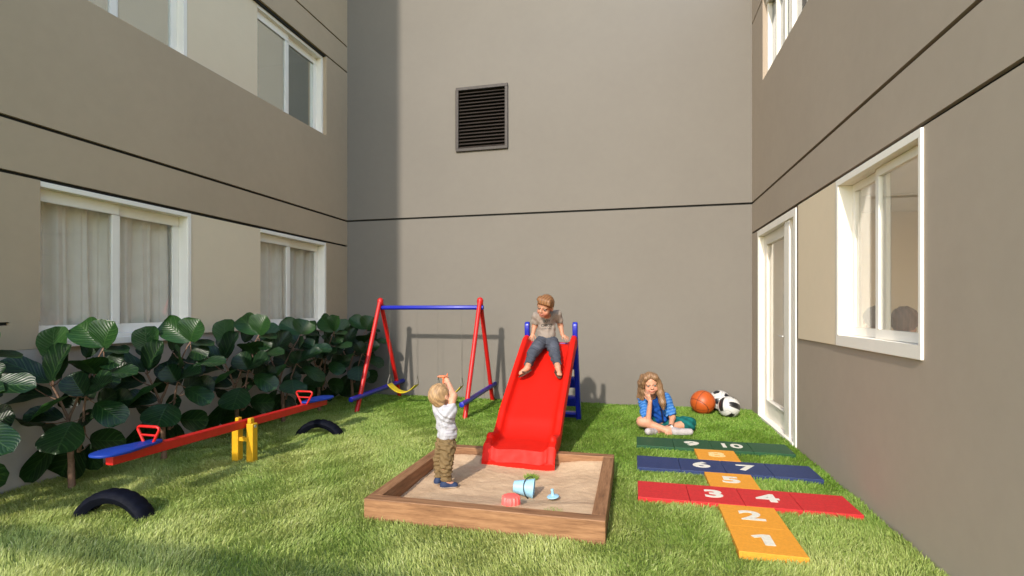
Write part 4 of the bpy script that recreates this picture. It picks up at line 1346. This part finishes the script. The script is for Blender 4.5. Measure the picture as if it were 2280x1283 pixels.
def cam_pt(u, v, w, base, d):
    """camera-aligned local offsets (right, away, up) from a base point to world"""
    return A3(base) + A3((CA * u - SA * v, SA * u + CA * v, w))
def cdir(u, v, w): return A3((CA * u - SA * v, SA * u + CA * v, w))

# ---- toddler standing in the sandbox, seen from behind, arms raised
def toddler():
    base = A3(P(988, 1078, 3.93)); base[2] = sand_h(base[0], base[1]) + .0
    T = lambda u, v, w: cam_pt(u, v, w, base, 3.93)
    fwd = cdir(.80, .60, 0)
    F = Field(T(-.22, -.2, -.02) - A3((.06, .06, 0)), T(.24, .24, .92) + A3((.06, .06, 0)), .0034)
    headf = frame(cdir(.62, .62, .50), cdir(-.30, -.12, .95))
    s = .185; chin = T(.020, .030, .618)
    neck = T(.012, .0, .60)
    hipC, waist, chest = T(.020, .0, .335), T(.026, .004, .42), T(.012, .0, .535)
    shR, shL = T(.055, -.052, .583), T(-.050, .040, .590)
    elR, haR = T(.078, -.012, .700), T(.030, .062, .782)
    elL, haL = T(-.012, .125, .690), T(.012, .090, .788)
    hR, kR, aR = T(.034, -.030, .315), T(.024, -.040, .185), T(.022, -.045, .048)
    hL, kL, aL = T(-.010, .034, .320), T(-.034, .046, .195), T(-.042, .050, .052)
    sidev = cdir(.60, -.80, 0)
    # body
    F.chain([hipC, waist, chest], [.060, .062, .066], .03, (fwd, .95))
    F.cap(T(.02, -.02, .57), T(.0, .02, .57), .048, .048, .03)
    F.cap(neck - A3((0, 0, .02)), A3(chin) + headf @ A3((0, -.015, .03)), .031, .030, .02)
    head(F, chin, headf, s)
    for sh, el, ha in ((shR, elR, haR), (shL, elL, haL)):
        F.chain([sh, el, ha], [.031, .0255, .019], .02)
    hand(F, haR, cdir(-.35, .30, .62), cdir(.0, 1, -.3), .078, (.7, .7, .8, .8), 1)
    hand(F, haL, cdir(-.10, -.15, .8), cdir(.2, -1, 0), .078, (.7, .7, .8, .8), -1)
    for h, k_, a, t in ((hR, kR, aR, cdir(1, .15, 0)), (hL, kL, aL, cdir(.75, .65, 0))):
        F.chain([h, k_, a], [.050, .038, .026], .02); F.cap(a, a + t * .055 - A3((0, 0, .022)), .024, .02, .015)
    def bc(V):
        c = np.tile(SKIN * A3((1.0, 1.0, 1.0)), (len(V), 1)); return face_cols(V, c, chin, headf, s, brow=(.5, .34, .2))
    o = F.obj('person', 'skin', base, bc)
    tag(o, 'blond toddler in white top and khaki trousers standing in the sandbox with raised arms', 'person')
    # hair
    H = Field(A3(chin) - .2, A3(chin) + .26, .0032); hair_cap(H, chin, headf, s, .035, .80, .16, 1, .02); H.add(strands(headf, .0016, 210, 4))
    H.obj('hair', 'hair', base, hair_cols((.34, .205, .10), headf, 3, 1.5, 230), o)
    # shirt
    G = Field(T(-.2, -.2, .28), T(.22, .22, .72), .0034)
    G.chain([T(.022, .0, .345), waist, chest], [.072, .072, .075], .03, (fwd, .95))
    G.cap(T(.034, -.034, .574), T(-.020, .030, .578), .059, .059, .03)
    for sh, el in ((shR, elR), (shL, elL)): G.cap(sh, sh + (el - sh) * .42, .043, .041, .02)
    for sh, el in ((shR, elR), (shL, elL)):
        p = sh + (el - sh) * .50; nn = unit(el - sh)
        G._put(p + nn * .03 - .05, p + nn * .03 + .05, lambda X, p=p, nn=nn: np.maximum(-((X - p) @ nn), np.linalg.norm(X - (p + nn * .03), axis=-1) - .055), .004, 'sub')
    G.half(T(.022, 0, .372), (0, 0, -1)); G.ell(A3(neck) + A3((0, 0, .022)), A3((.040, .040, .030)), None, .008, 'sub')
    G.add(folds(.0042, 62, 5))
    G.add(lambda X: .0035 * np.sin((X - base) @ A3((30, 10, 105)) + 2.5 * np.sin((X - base) @ A3((22, -16, 20)))))
    def sc(V):
        q = (V - base); z = q[:, 2]; u = q @ cdir(1, 0, 0)
        st = (np.sin(z * 2 * np.pi / .022) > .1) & (u > .03 + .25 * (z - .45)) & (z < .56)
        c = np.tile(A3((.42, .41, .44)), (len(V), 1)); c[st] = A3((.34, .31, .34)); 
        pr = (np.abs(z - .50) < .045) & (np.abs(u - .0) < .03) & (np.sin(q @ A3((260, 120, 90))) + np.sin(q @ A3((-90, 60, 310))) > .55)
        c[pr] = A3((.32, .32, .35)); return c
    G.obj('shirt', 'cloth', base, sc, o)
    # trousers
    G = Field(T(-.2, -.2, .02), T(.22, .2, .42), .0034)
    G.cap(T(.022, .0, .325), T(.022, .002, .385), .072, .064, .03, (fwd, .95))
    for h, k_, a in ((hR, kR, aR), (hL, kL, aL)): G.chain([h, k_, a + A3((0, 0, .012))], [.060, .048, .036], .018)
    G.add(folds(.0040, 66, 9)); G.add(lambda X: .0040 * np.sin((X - base) @ A3((45, 20, 165)) + 2.5 * np.sin((X - base) @ A3((-30, 24, 25)))))
    G.half(T(.02, 0, .402), (0, 0, 1)); G.half(T(0, 0, .058), (0, 0, -1))
    G.obj('trousers', 'cloth', base, flat_col((.165, .110, .052), .04, 2), o)
    for a, t in ((aR, cdir(1, .12, 0)), (aL, cdir(.72, .70, 0))):
        G = Field(A3(a) - .1, A3(a) + .13, .003)
        z0 = A3((0, 0, base[2] + .004 - a[2])); tt = unit(t); sd = np.cross(tt, A3((0, 0, 1)))
        G.cap(a + z0 + A3((0, 0, .020)) - tt * .018, a + z0 + tt * .068 + A3((0, 0, .016)), .0285, .025, .01)
        G.cap(a + z0 + A3((0, 0, .03)), a + z0 + A3((0, 0, .052)) - tt * .004, .031, .029, .015)
        G.half(a + z0 - A3((0, 0, .002)), (0, 0, -1)); G.half(a + A3((0, 0, .012)), (-.1 * tt[0], -.1 * tt[1], 1))
        zz = base[2]
        G.obj('shoe', 'shoe', base, lambda V, zz=zz: np.where((V[:, 2] < zz + .016)[:, None], A3((.42, .35, .28)), A3((.020, .035, .085))), o)
    # the orange toy he holds up
    tc = (A3(haR) + A3(haL)) / 2 + cdir(-.035, 0, .050)
    t = empty('toy_plane', tc); tag(t, 'small orange toy plane held up in the toddler\'s hands', 'toy')
    m_ = MB(); X = Vector(cdir(1, .15, 0)); Yv = Vector(cdir(-.1, .5, .85))
    m_.tube([X * -.045, X * -.03, X * .02, X * .038], [.004, .009, .010, .005], 12); m_.obj('fuselage', M['toyo'], t, smooth='auto')
    m_ = MB(); m_.tube([Vector((0, 0, -.055)), Vector((0, 0, -.02)), Vector((0, 0, .004))], [.006, .007, .008], 8); m_.obj('grip', M['toyo'], t, smooth='auto')
    m_ = MB(); m_.tube([X * .028, X * .030 + Vector((0, 0, .014)), X * .034 + Vector((0, 0, .026))], [.006, .005, .003], 8); m_.obj('tail', M['toyo'], t, smooth='auto')
toddler()

# ---- boy sitting at the top of the slide
def slide_boy():
    d0 = 5.92
    base = A3(P(1216, 765, d0)); base[2] = sl_floor(base[1]) + .012
    Q = lambda px, py, d: A3(P(px, py, d))
    F = Field(Q(1140, 840, 5.40) - A3((.04, .04, .06)), Q(1270, 650, 6.12) + A3((.06, .12, .03)), .0038)
    headf = frame(cdir(-.50, -.80, -.32), cdir(.12, -.30, .95)); s = .232
    chin = Q(1212, 703, 5.80)
    shL, shR = Q(1193, 704, 5.93), Q(1241, 699, 5.93)      # left / right as seen
    elL, wrL = Q(1190.5, 726, 5.98), Q(1187, 742, 5.93)
    elR, wrR = Q(1248, 725, 6.00), Q(1252, 745, 5.93)
    hip = Q(1216, 757, 5.94); chest = Q(1217, 716, 5.95); waist = Q(1217, 738, 5.96)
    hL, kL, aL = Q(1204, 764, 5.90), Q(1186, 787, 5.68), Q(1174.5, 818, 5.48)
    hR, kR, aR = Q(1229, 764, 5.90), Q(1235, 787, 5.67), Q(1242, 817, 5.47)
    fv = cdir(0, -1, 0)
    F.chain([hip, waist, chest], [.088, .082, .092], .04, (fv, .80)); F.cap(Q(1203, 707, 5.94), Q(1231, 704, 5.94), .052, .052, .04)
    F.cap(Q(1217, 706, 5.92), A3(chin) + headf @ A3((0, -.03, .03)), .040, .038, .02)
    head(F, chin, headf, s)
    for sh, el, wr in ((shL, elL, wrL), (shR, elR, wrR)): F.chain([sh, el, wr], [.041, .031, .0225], .02)
    hand(F, wrL, cdir(-.30, -.45, -.75), cdir(.1, .75, -.6), .105, (.35, .35, .4, .4), 1, .2)
    hand(F, wrR, cdir(.60, -.45, -.50), cdir(-.1, .6, -.75), .105, (.20, .15, .2, .25), -1, .28)
    for h, k_, a, t in ((hL, kL, aL, cdir(-.80, -.30, -.42)), (hR, kR, aR, cdir(.10, -.80, -.50))):
        F.chain([h, k_, a], [.066, .047, .031], .025)
        F.cap(a + A3((0, 0, -.012)), a + t * .085 + A3((0, 0, -.020)), .029, .024, .02); tv = unit(t); sdv = unit(np.cross(tv, A3((0, 0, 1))))
        for i in range(5): b = a + t * .088 + A3((0, 0, -.022)) + sdv * (i - 2) * .010; F.cap(b, b + tv * (.022 - .002 * abs(i - 1)), .0085 if i else .0105, .007, .006)
    SK = SKIN * A3((.92, .86, .82))
    def bc(V):
        c = np.tile(SK, (len(V), 1)); return face_cols(V, c, chin, headf, s, brow=(.28, .16, .08), smile=.0)
    o = F.obj('person', 'skin', base, bc)
    tag(o, 'boy in grey printed T-shirt and dark jeans sitting atop the red slide', 'person')
    H = Field(A3(chin) - .26, A3(chin) + .34, .0036); hair_cap(H, chin, headf, s, .030, .74, .16, 2, .05)
    L = lambda x, y, z: A3(chin) + headf @ (A3((x, y, z)) * s)
    for i in range(7): H.chain([L(.26 - .09 * i, .14, .93), L(.22 - .09 * i, .30, .90), L(.15 - .09 * i, .40, .79)], [.020, .019, .010], .022)
    H.add(strands(headf, .0013, 190, 8))
    H.obj('hair', 'hair', base, hair_cols((.185, .082, .030), headf, 5, 1.7, 200), o)
    # T-shirt with raglan sleeves
    G = Field(Q(1175, 770, 5.75) - .05, Q(1262, 690, 6.1) + .08, .0038)
    G.chain([Q(1217, 751, 5.94), waist, chest], [.100, .094, .102], .04, (fv, .80)); G.cap(Q(1201, 707, 5.94), Q(1233, 703, 5.94), .060, .060, .04)
    for sh, el in ((shL, elL), (shR, elR)): G.cap(sh, sh + (el - sh) * .78, .047, .041, .02)
    for sh, el in ((shL, elL), (shR, elR)):
        p = sh + (el - sh) * .72; nn = unit(el - sh)
        G._put(p + nn * .04 - .07, p + nn * .04 + .07, lambda X, p=p, nn=nn: np.maximum(-((X - p) @ nn), np.linalg.norm(X - (p + nn * .045), axis=-1) - .068), .004, 'sub')
    G.half(Q(1216, 757, 5.94), (0, 0, -1)); G.ell(Q(1216.5, 701, 5.88), A3((.052, .062, .038)), None, .008, 'sub')
    G.add(folds(.0034, 44, 15)); G.add(lambda X: .0018 * np.sin((X - base) @ A3((24, 8, 88)) + 2.5 * np.sin((X - base) @ A3((26, 12, 10)))))
    up_ = cdir(0, 0, 1)
    def sc(V):
        q = V - base; c = np.tile(A3((.27, .225, .195)), (len(V), 1)); w_ = q @ cdir(1, 0, 0); z = q[:, 2]
        c *= (1 + .10 * np.sin(q @ A3((400, 300, 700))))[:, None]
        return c
    sh_o = G.obj('shirt', 'cloth', base, sc, o)
    ctr = Vector(Q(1217.5, 727, 5.86)); nrm = Vector(cdir(0, -1, .10)).normalized(); rt = Vector(cdir(1, 0, .04)).normalized(); upv = Vector((0, 0, 1))
    print_on(o, sh_o, [('BOY', .060, .044, 'lettering'), ('CHICO', .012, .044, 'lettering'), ('~*~^~*~^~*', -.026, .026, 'lettering')], .04, ctr, rt, upv, nrm, 'dark', None, .92)
    G = Field(Q(1150, 835, 5.42) - .03, Q(1262, 735, 6.05) + .05, .0038)
    G.cap(hip - A3((0, 0, .012)), Q(1217, 747, 5.94), .096, .090, .04, (fv, .85))
    for h, k_, a in ((hL, kL, aL), (hR, kR, aR)): G.chain([h, k_, a + (k_ - a) * .10], [.077, .060, .042], .02)
    G.half(Q(1216, 748, 5.94), (0, 0, 1))
    for k_, a in ((kL, aL), (kR, aR)):
        nn = unit(a - k_); p = a + (k_ - a) * .16
        G._put(p + nn * .05 - .07, p + nn * .05 + .07, lambda X, p=p, nn=nn: np.maximum(-((X - p) @ nn), np.linalg.norm(X - (p + nn * .05), axis=-1) - .075), .004, 'sub')
    G.add(folds(.0040, 52, 19)); G.add(lambda X: .0026 * np.sin((X - base) @ A3((60, 40, 130)) + 2 * np.sin((X - base) @ A3((30, 20, 30)))))
    def jc(V):
        q = V - base; g = np.random.default_rng(3)
        c = np.tile(A3((.060, .066, .085)), (len(V), 1)) * (1 + g.normal(0, .10, (len(V), 1)))
        d_ = np.minimum(np.linalg.norm(V - (hR + kR) / 2 - fv * .05, axis=1), np.linalg.norm(V - (hL + kL) / 2 - fv * .05, axis=1))
        return c + np.clip(1 - d_ / .11, 0, 1)[:, None] * A3((.05, .055, .068))
    G.obj('jeans', 'cloth', base, jc, o)
    for a, t in ((aL, cdir(-.80, -.30, -.42)), (aR, cdir(.10, -.80, -.50))):
        tv = unit(t); upn = unit(A3((0, 0, 1)) - tv * tv[2]); sdv = np.cross(tv, upn)
        G = Field(A3(a) - .17, A3(a) + .17, .0036)
        c0 = a + t * .035 + A3((0, 0, -.018)) - upn * .030
        G.ell(c0 + tv * .012, A3((.040, .088, .010)), np.stack([sdv, tv, upn], 1), .006)
        for s_ in (-1, 1): G.chain([c0 + tv * .065 + upn * .030, c0 + tv * .035 + sdv * s_ * .024 + upn * .034, c0 + tv * .0 + sdv * s_ * .037 + upn * .004], [.006, .0085, .009], .006)
        G.obj('sandal', 'shoe', base, flat_col((.075, .038, .024), .05, 1), o)
slide_boy()

# ---- girl sitting cross-legged on the grass
def girl():
    Q = lambda px, py, d: A3(P(px, py, d))
    base = A3(P(1478, 955, 5.98)); base[2] = 0
    F = Field(Q(1405, 985, 5.55) - A3((.05, .05, .02)), Q(1550, 822, 6.12) + A3((.04, .1, .02)), .004)
    headf = frame(cdir(-.12, -1, -.10), cdir(-.10, .05, 1)); s = .232
    chin = Q(1450.5, 876, 5.80)
    shL, shR = Q(1431, 890, 5.93), Q(1480, 884, 5.93)
    elL, wrL = Q(1443, 938, 5.74), Q(1447.5, 893.5, 5.70)
    elR, wrR = Q(1497, 930, 5.82), Q(1493, 952, 5.68)
    hip = Q(1470, 942, 6.02); waist = Q(1466, 922, 5.97); chest = Q(1457, 897, 5.94)
    hipL, kneeL, ankL = Q(1452, 946, 5.98), Q(1429, 939, 5.78), Q(1486, 959, 5.68)
    hipR, kneeR, ankR = Q(1490, 946, 5.98), Q(1530, 944, 5.82), Q(1462, 962, 5.74)
    fv = cdir(0, -1, 0)
    F.chain([hip, waist, chest], [.105, .090, .095], .05, (fv, .78)); F.cap(Q(1440, 890, 5.94), Q(1472, 887, 5.94), .050, .050, .04)
    F.cap(Q(1454, 887, 5.92), A3(chin) + headf @ A3((0, -.05, .045)), .040, .040, .03)
    head(F, chin, headf, s)
    F.chain([shL, elL, wrL], [.043, .032, .0225], .02); F.chain([shR, elR, wrR], [.043, .033, .023], .02)
    hand(F, wrL, cdir(-.32, -.02, .85), cdir(.55, .70, .1), .125, (.10, .12, .2, .35), 1, .08)
    hand(F, wrR, cdir(-.30, -.35, -.62), cdir(0, .75, -.6), .125, (.12, .10, .12, .15), -1, .22)
    F.chain([hipL, kneeL, ankL], [.078, .055, .034], .03); F.chain([hipR, kneeR, ankR], [.078, .055, .034], .03)
    F.cap(ankL, Q(1516, 962, 5.66), .034, .030, .02); F.cap(ankR, Q(1446, 962, 5.70), .034, .030, .02)
    SK = SKIN * A3((1.04, 1.02, 1.0))
    def bc(V):
        c = np.tile(SK, (len(V), 1)); return face_cols(V, c, chin, headf, s, iris=(.12, .12, .11), brow=(.36, .22, .13), smile=.05)
    o = F.obj('person', 'skin', base, bc)
    tag(o, 'long-haired girl in blue shirt and teal shorts sitting cross-legged by the green tiles', 'person')
    # hair
    H = Field(Q(1412, 935, 5.70) - .06, Q(1490, 822, 6.05) + .06, .0038)
    hair_cap(H, chin, headf, s, .040, .86, -.05, 0, .02)
    L = lambda x, y, z: A3(chin) + headf @ (A3((x, y, z)) * s)
    g = np.random.default_rng(2)
    for i in range(9):                                # left side as seen, falling behind the shoulder
        x = .34 + .012 * i + g.uniform(-.02, .02); y = -.05 - .05 * i
        H.chain([L(x * .72, y + .05, .80), L(x - .005, y, .45), L(x + .02, y - .04, .08), L(x + .06 + .015 * i, y - .08, -.30 + g.uniform(-.06, .04))], [.016, .020, .019, .008], .03)
    for i in range(12):                               # right side, long lock in front of the shoulder
        f = i / 11; x = -.34 - .05 * math.sin(i * 2.2); y = .12 - .32 * f
        H.chain([L(x * .72, y, .80), L(x - .02, y + .04, .38), L(x - .05 - .03 * f, y + .10, .02), L(x - .10 - .05 * f, y + .22 * (1 - f), -.42), L(x - .10 - .10 * f, y + .24 * (1 - f), -.72 + .25 * f + g.uniform(-.05, .05))], [.016, .021, .022, .020, .006], .03)
    for sgn in (-1, 1): H.chain([L(.02 * sgn, .25, .96), L(.22 * sgn, .30, .84), L(.345 * sgn, .16, .60), L(.37 * sgn, .08, .40)], [.022, .024, .022, .018], .028)
    H.add(strands(headf, .0014, 210, 12))
    H.obj('hair', 'hair', base, hair_cols((.20, .112, .056), headf, 6, 1.7, 320), o)
    # shirt
    G = Field(Q(1410, 955, 5.70) - .06, Q(1515, 878, 6.1) + .08, .004)
    G.chain([hip + A3((0, 0, .02)), waist, chest], [.118, .108, .108], .05, (fv, .80)); G.cap(Q(1439, 891, 5.94), Q(1474, 887, 5.94), .060, .060, .04)
    tL, tR = elL + (shL - elL) * .16, elR + (shR - elR) * .10
    G.chain([shL, tL], [.062, .060], .025); G.chain([shR, tR], [.062, .060], .025)
    for sh, el, fr_ in ((shL, elL, .84), (shR, elR, .90)):
        p = sh + (el - sh) * fr_; nn = unit(el - sh)
        G._put(p + nn * .06 - .09, p + nn * .06 + .09, lambda X, p=p, nn=nn: np.maximum(-((X - p) @ nn), np.linalg.norm(X - (p + nn * .06), axis=-1) - .088), .005, 'sub')
    G.half(A3((0, 0, .085)), (0, 0, -1)); G.ell(Q(1453, 883, 5.86), A3((.050, .070, .045)), None, .008, 'sub')
    G.add(folds(.0062, 40, 25)); G.add(lambda X: .0036 * np.sin((X - base) @ A3((40, 20, 95)) + 2.5 * np.sin((X - base) @ A3((20, 12, 24)))))
    def sc(V):
        c = np.tile(A3((.008, .058, .28)), (len(V), 1))
        for sh, el in ((shL, elL), (shR, elR)):
            ab = el - sh; L2 = ab @ ab; t = ((V - sh) @ ab) / L2; dd = np.linalg.norm(V - sh - np.clip(t, 0, 1)[:, None] * ab, axis=1)
            m = (dd < .075) & (t > -.15); u = ((V - sh) @ cdir(1, 0, 0))
            m &= (u < .035) if sh is shL else (u > -.045)
            c[m] = A3((.030, .14, .42)); st = m & (np.sin((t * np.sqrt(L2)) * 2 * np.pi / .034) > .35); c[st] = A3((.085, .22, .50))
        bt = np.abs((V - Q(1474, 918, 5.84)) @ cdir(1, 0, .25)) < .010
        c[bt & (V[:, 2] < .26) & (((V - base) @ fv) > .08)] = A3((.015, .02, .05)); return c
    G.obj('shirt', 'cloth', base, sc, o)
    # shorts
    G = Field(Q(1420, 985, 5.6) - .05, Q(1550, 915, 6.15) + .06, .004)
    G.cap(hip - A3((0, 0, .01)), hip + A3((0, 0, .05)), .120, .105, .04, (fv, .85))
    G.cap(hipL, hipL + (kneeL - hipL) * .58, .095, .082, .03); G.cap(hipR, kneeR + (kneeR - hipR) * .08, .097, .083, .03)
    p = hipL + (kneeL - hipL) * .42; nn = unit(kneeL - hipL)
    G._put(p + nn * .07 - .12, p + nn * .07 + .12, lambda X: np.maximum(-((X - p) @ nn), np.linalg.norm(X - (p + nn * .08), axis=-1) - .12), .005, 'sub')
    p2 = hipR + (kneeR - hipR) * 1.40; n2 = unit(kneeR - hipR)
    G.half(p2, n2); G.half(A3((0, 0, .012)), (0, 0, -1))
    pv = Q(1505, 962, 5.58); G.half(pv, unit(cdir(0, -.80, -.75)))
    G.add(folds(.005, 44, 31))
    G.obj('shorts', 'cloth', base, lambda V: A3((.008, .105, .100)) * (1 + .25 * np.sin((V - base) @ A3((60, 30, 90))))[:, None], o)
    for a, b, c2 in ((Q(1503, 962, 5.66), Q(1536, 962, 5.66), 1), (Q(1456, 963, 5.71), Q(1443, 961, 5.62), 1)):
        G = Field(np.minimum(a, b) - .08, np.maximum(a, b) + .08, .0036)
        G.cap(a, b, .042, .037, .02); G.cap(a + A3((0, 0, .012)), a + A3((0, 0, .02)) + (a - b) * .10, .040, .036, .02)
        G.half(A3((0, 0, .012)), (0, 0, -1)); G.add(folds(.0008, 60, 3))
        tv = unit(b - a); sdv = unit(np.cross(tv, A3((0, 0, 1))))
        def shc(V, a=a, tv=tv):
            c = np.tile(A3((.42, .38, .38)), (len(V), 1)); q = (V - a) @ tv; c[(V[:, 2] < .028)] = A3((.50, .48, .46))
            c[(np.abs(np.sin(q * 240)) > .8) & (V[:, 2] > a[2] + .030) & (q < .06)] = A3((.24, .21, .25)); return c
        G.obj('shoe', 'shoe', base, shc, o)
    wv = unit(wrR - elR); wc = wrR - wv * .012
    G = Field(wc - .06, wc + .06, .0026); G.cap(wc - wv * .009, wc + wv * .009, .0285, .0285, .004)
    G.cut(lambda X: np.abs((X - wc) @ wv) - .010)
    fc = wc + unit(cdir(.2, -1, .3)) * .026
    G.ell(fc, A3((.016, .016, .016)), None, .004)
    G.obj('watch', 'shoe', base, lambda V: np.where((np.linalg.norm(V - fc, axis=1) < .017)[:, None], A3((.55, .55, .56)), A3((.02, .02, .025))), o)
girl()

# ---- two children standing inside behind the window on the right
def indoor(px, top, d, yaw, label, ear_side, hairc):
    hd = P(px, top, d); s = .20
    base = A3((hd.x, hd.y, 0)); H_ = hd.z
    fw = cdir(math.sin(yaw), math.cos(yaw), 0); headf = frame(fw + A3((0, 0, -.15)), (0, 0, 1))
    chin = base + A3((0, 0, H_ - s)) + headf @ A3((0, .01, 0)); rt = headf[:, 0]
    F = Field(base - A3((.27, .27, .02)), base + A3((.27, .27, H_ + .04)), .006)
    zs = chin[2] - .055
    F.chain([base + A3((0, 0, zs - .42)), base + A3((0, 0, zs - .2)), base + A3((0, 0, zs - .06))], [.085, .08, .085], .05, (fw, .75))
    F.cap(base + rt * .10 + A3((0, 0, zs - .03)), base - rt * .10 + A3((0, 0, zs - .03)), .042, .042, .04)
    F.cap(base + A3((0, 0, zs - .02)), chin + headf @ A3((0, -.02, .03)), .038, .036, .02); head(F, chin, headf, s)
    for q in (-1, 1):
        sh = base + rt * q * .13 + A3((0, 0, zs - .04)); el = sh + rt * q * .03 - A3((0, 0, .22)); wr = el + fw * .10 - A3((0, 0, .15))
        F.chain([sh, el, wr], [.04, .031, .022], .02); hand(F, wr, fw * .3 - A3((0, 0, 1)), -rt * q, .12, (.3, .3, .3, .3), q)
        hp = base + rt * q * .055 + A3((0, 0, zs - .45)); kn = hp - A3((0, 0, (zs - .45) * .5)) + fw * .01; an = base + rt * q * .06 + A3((0, 0, .06))
        F.chain([hp, kn, an], [.075, .052, .034], .03); F.cap(an - A3((0, 0, .02)), an + fw * .12 - A3((0, 0, .03)), .034, .028, .02)
    def bc(V): return face_cols(V, np.tile(SKIN * A3((.9, .85, .8)), (len(V), 1)), chin, headf, s)
    o = F.obj('person', 'skin', base, bc); tag(o, label, 'person')
    G = Field(chin - .24, chin + .30, .0045); hair_cap(G, chin, headf, s, .035, .80, .12, 1, .02); G.add(strands(headf, .0018, 150, 3)); G.obj('hair', 'hair', base, hair_cols(hairc, headf, 2, 1.6, 160), o)
    G = Field(base + A3((-.27, -.27, zs - .5)), base + A3((.27, .27, zs + .06)), .006)
    G.chain([base + A3((0, 0, zs - .44)), base + A3((0, 0, zs - .2)), base + A3((0, 0, zs - .06))], [.098, .092, .097], .05, (fw, .78))
    G.cap(base + rt * .11 + A3((0, 0, zs - .03)), base - rt * .11 + A3((0, 0, zs - .03)), .052, .052, .04)
    for q in (-1, 1): sh = base + rt * q * .13 + A3((0, 0, zs - .04)); G.cap(sh, sh + rt * q * .02 - A3((0, 0, .14)), .052, .05, .03)
    G.half(base + A3((0, 0, zs - .42)), (0, 0, -1)); G.ell(base + A3((0, 0, zs + .035)), (.05, .05, .035), None, .01, 'sub'); G.add(folds(.004, 40, 3))
    G.obj('shirt', 'cloth', base, flat_col((.62, .55, .62)), o)
    G = Field(base + A3((-.2, -.2, .03)), base + A3((.2, .2, zs - .36)), .006)
    for q in (-1, 1):
        hp = base + rt * q * .055 + A3((0, 0, zs - .45)); kn = hp - A3((0, 0, (zs - .45) * .5)) + fw * .01; an = base + rt * q * .06 + A3((0, 0, .07)); G.chain([hp, kn, an], [.09, .064, .048], .03)
    G.half(base + A3((0, 0, zs - .40)), (0, 0, 1)); G.half(base + A3((0, 0, .06)), (0, 0, -1)); G.obj('trousers', 'cloth', base, flat_col((.10, .11, .16)), o)
indoor(1951, 684, 4.05, R(25), 'dark-haired child half hidden by the mullion, seen from behind indoors', 1, (.060, .034, .024))
indoor(2013, 685, 3.52, R(48), 'brown-haired child turned away behind the right window pane', 1, (.115, .058, .038))
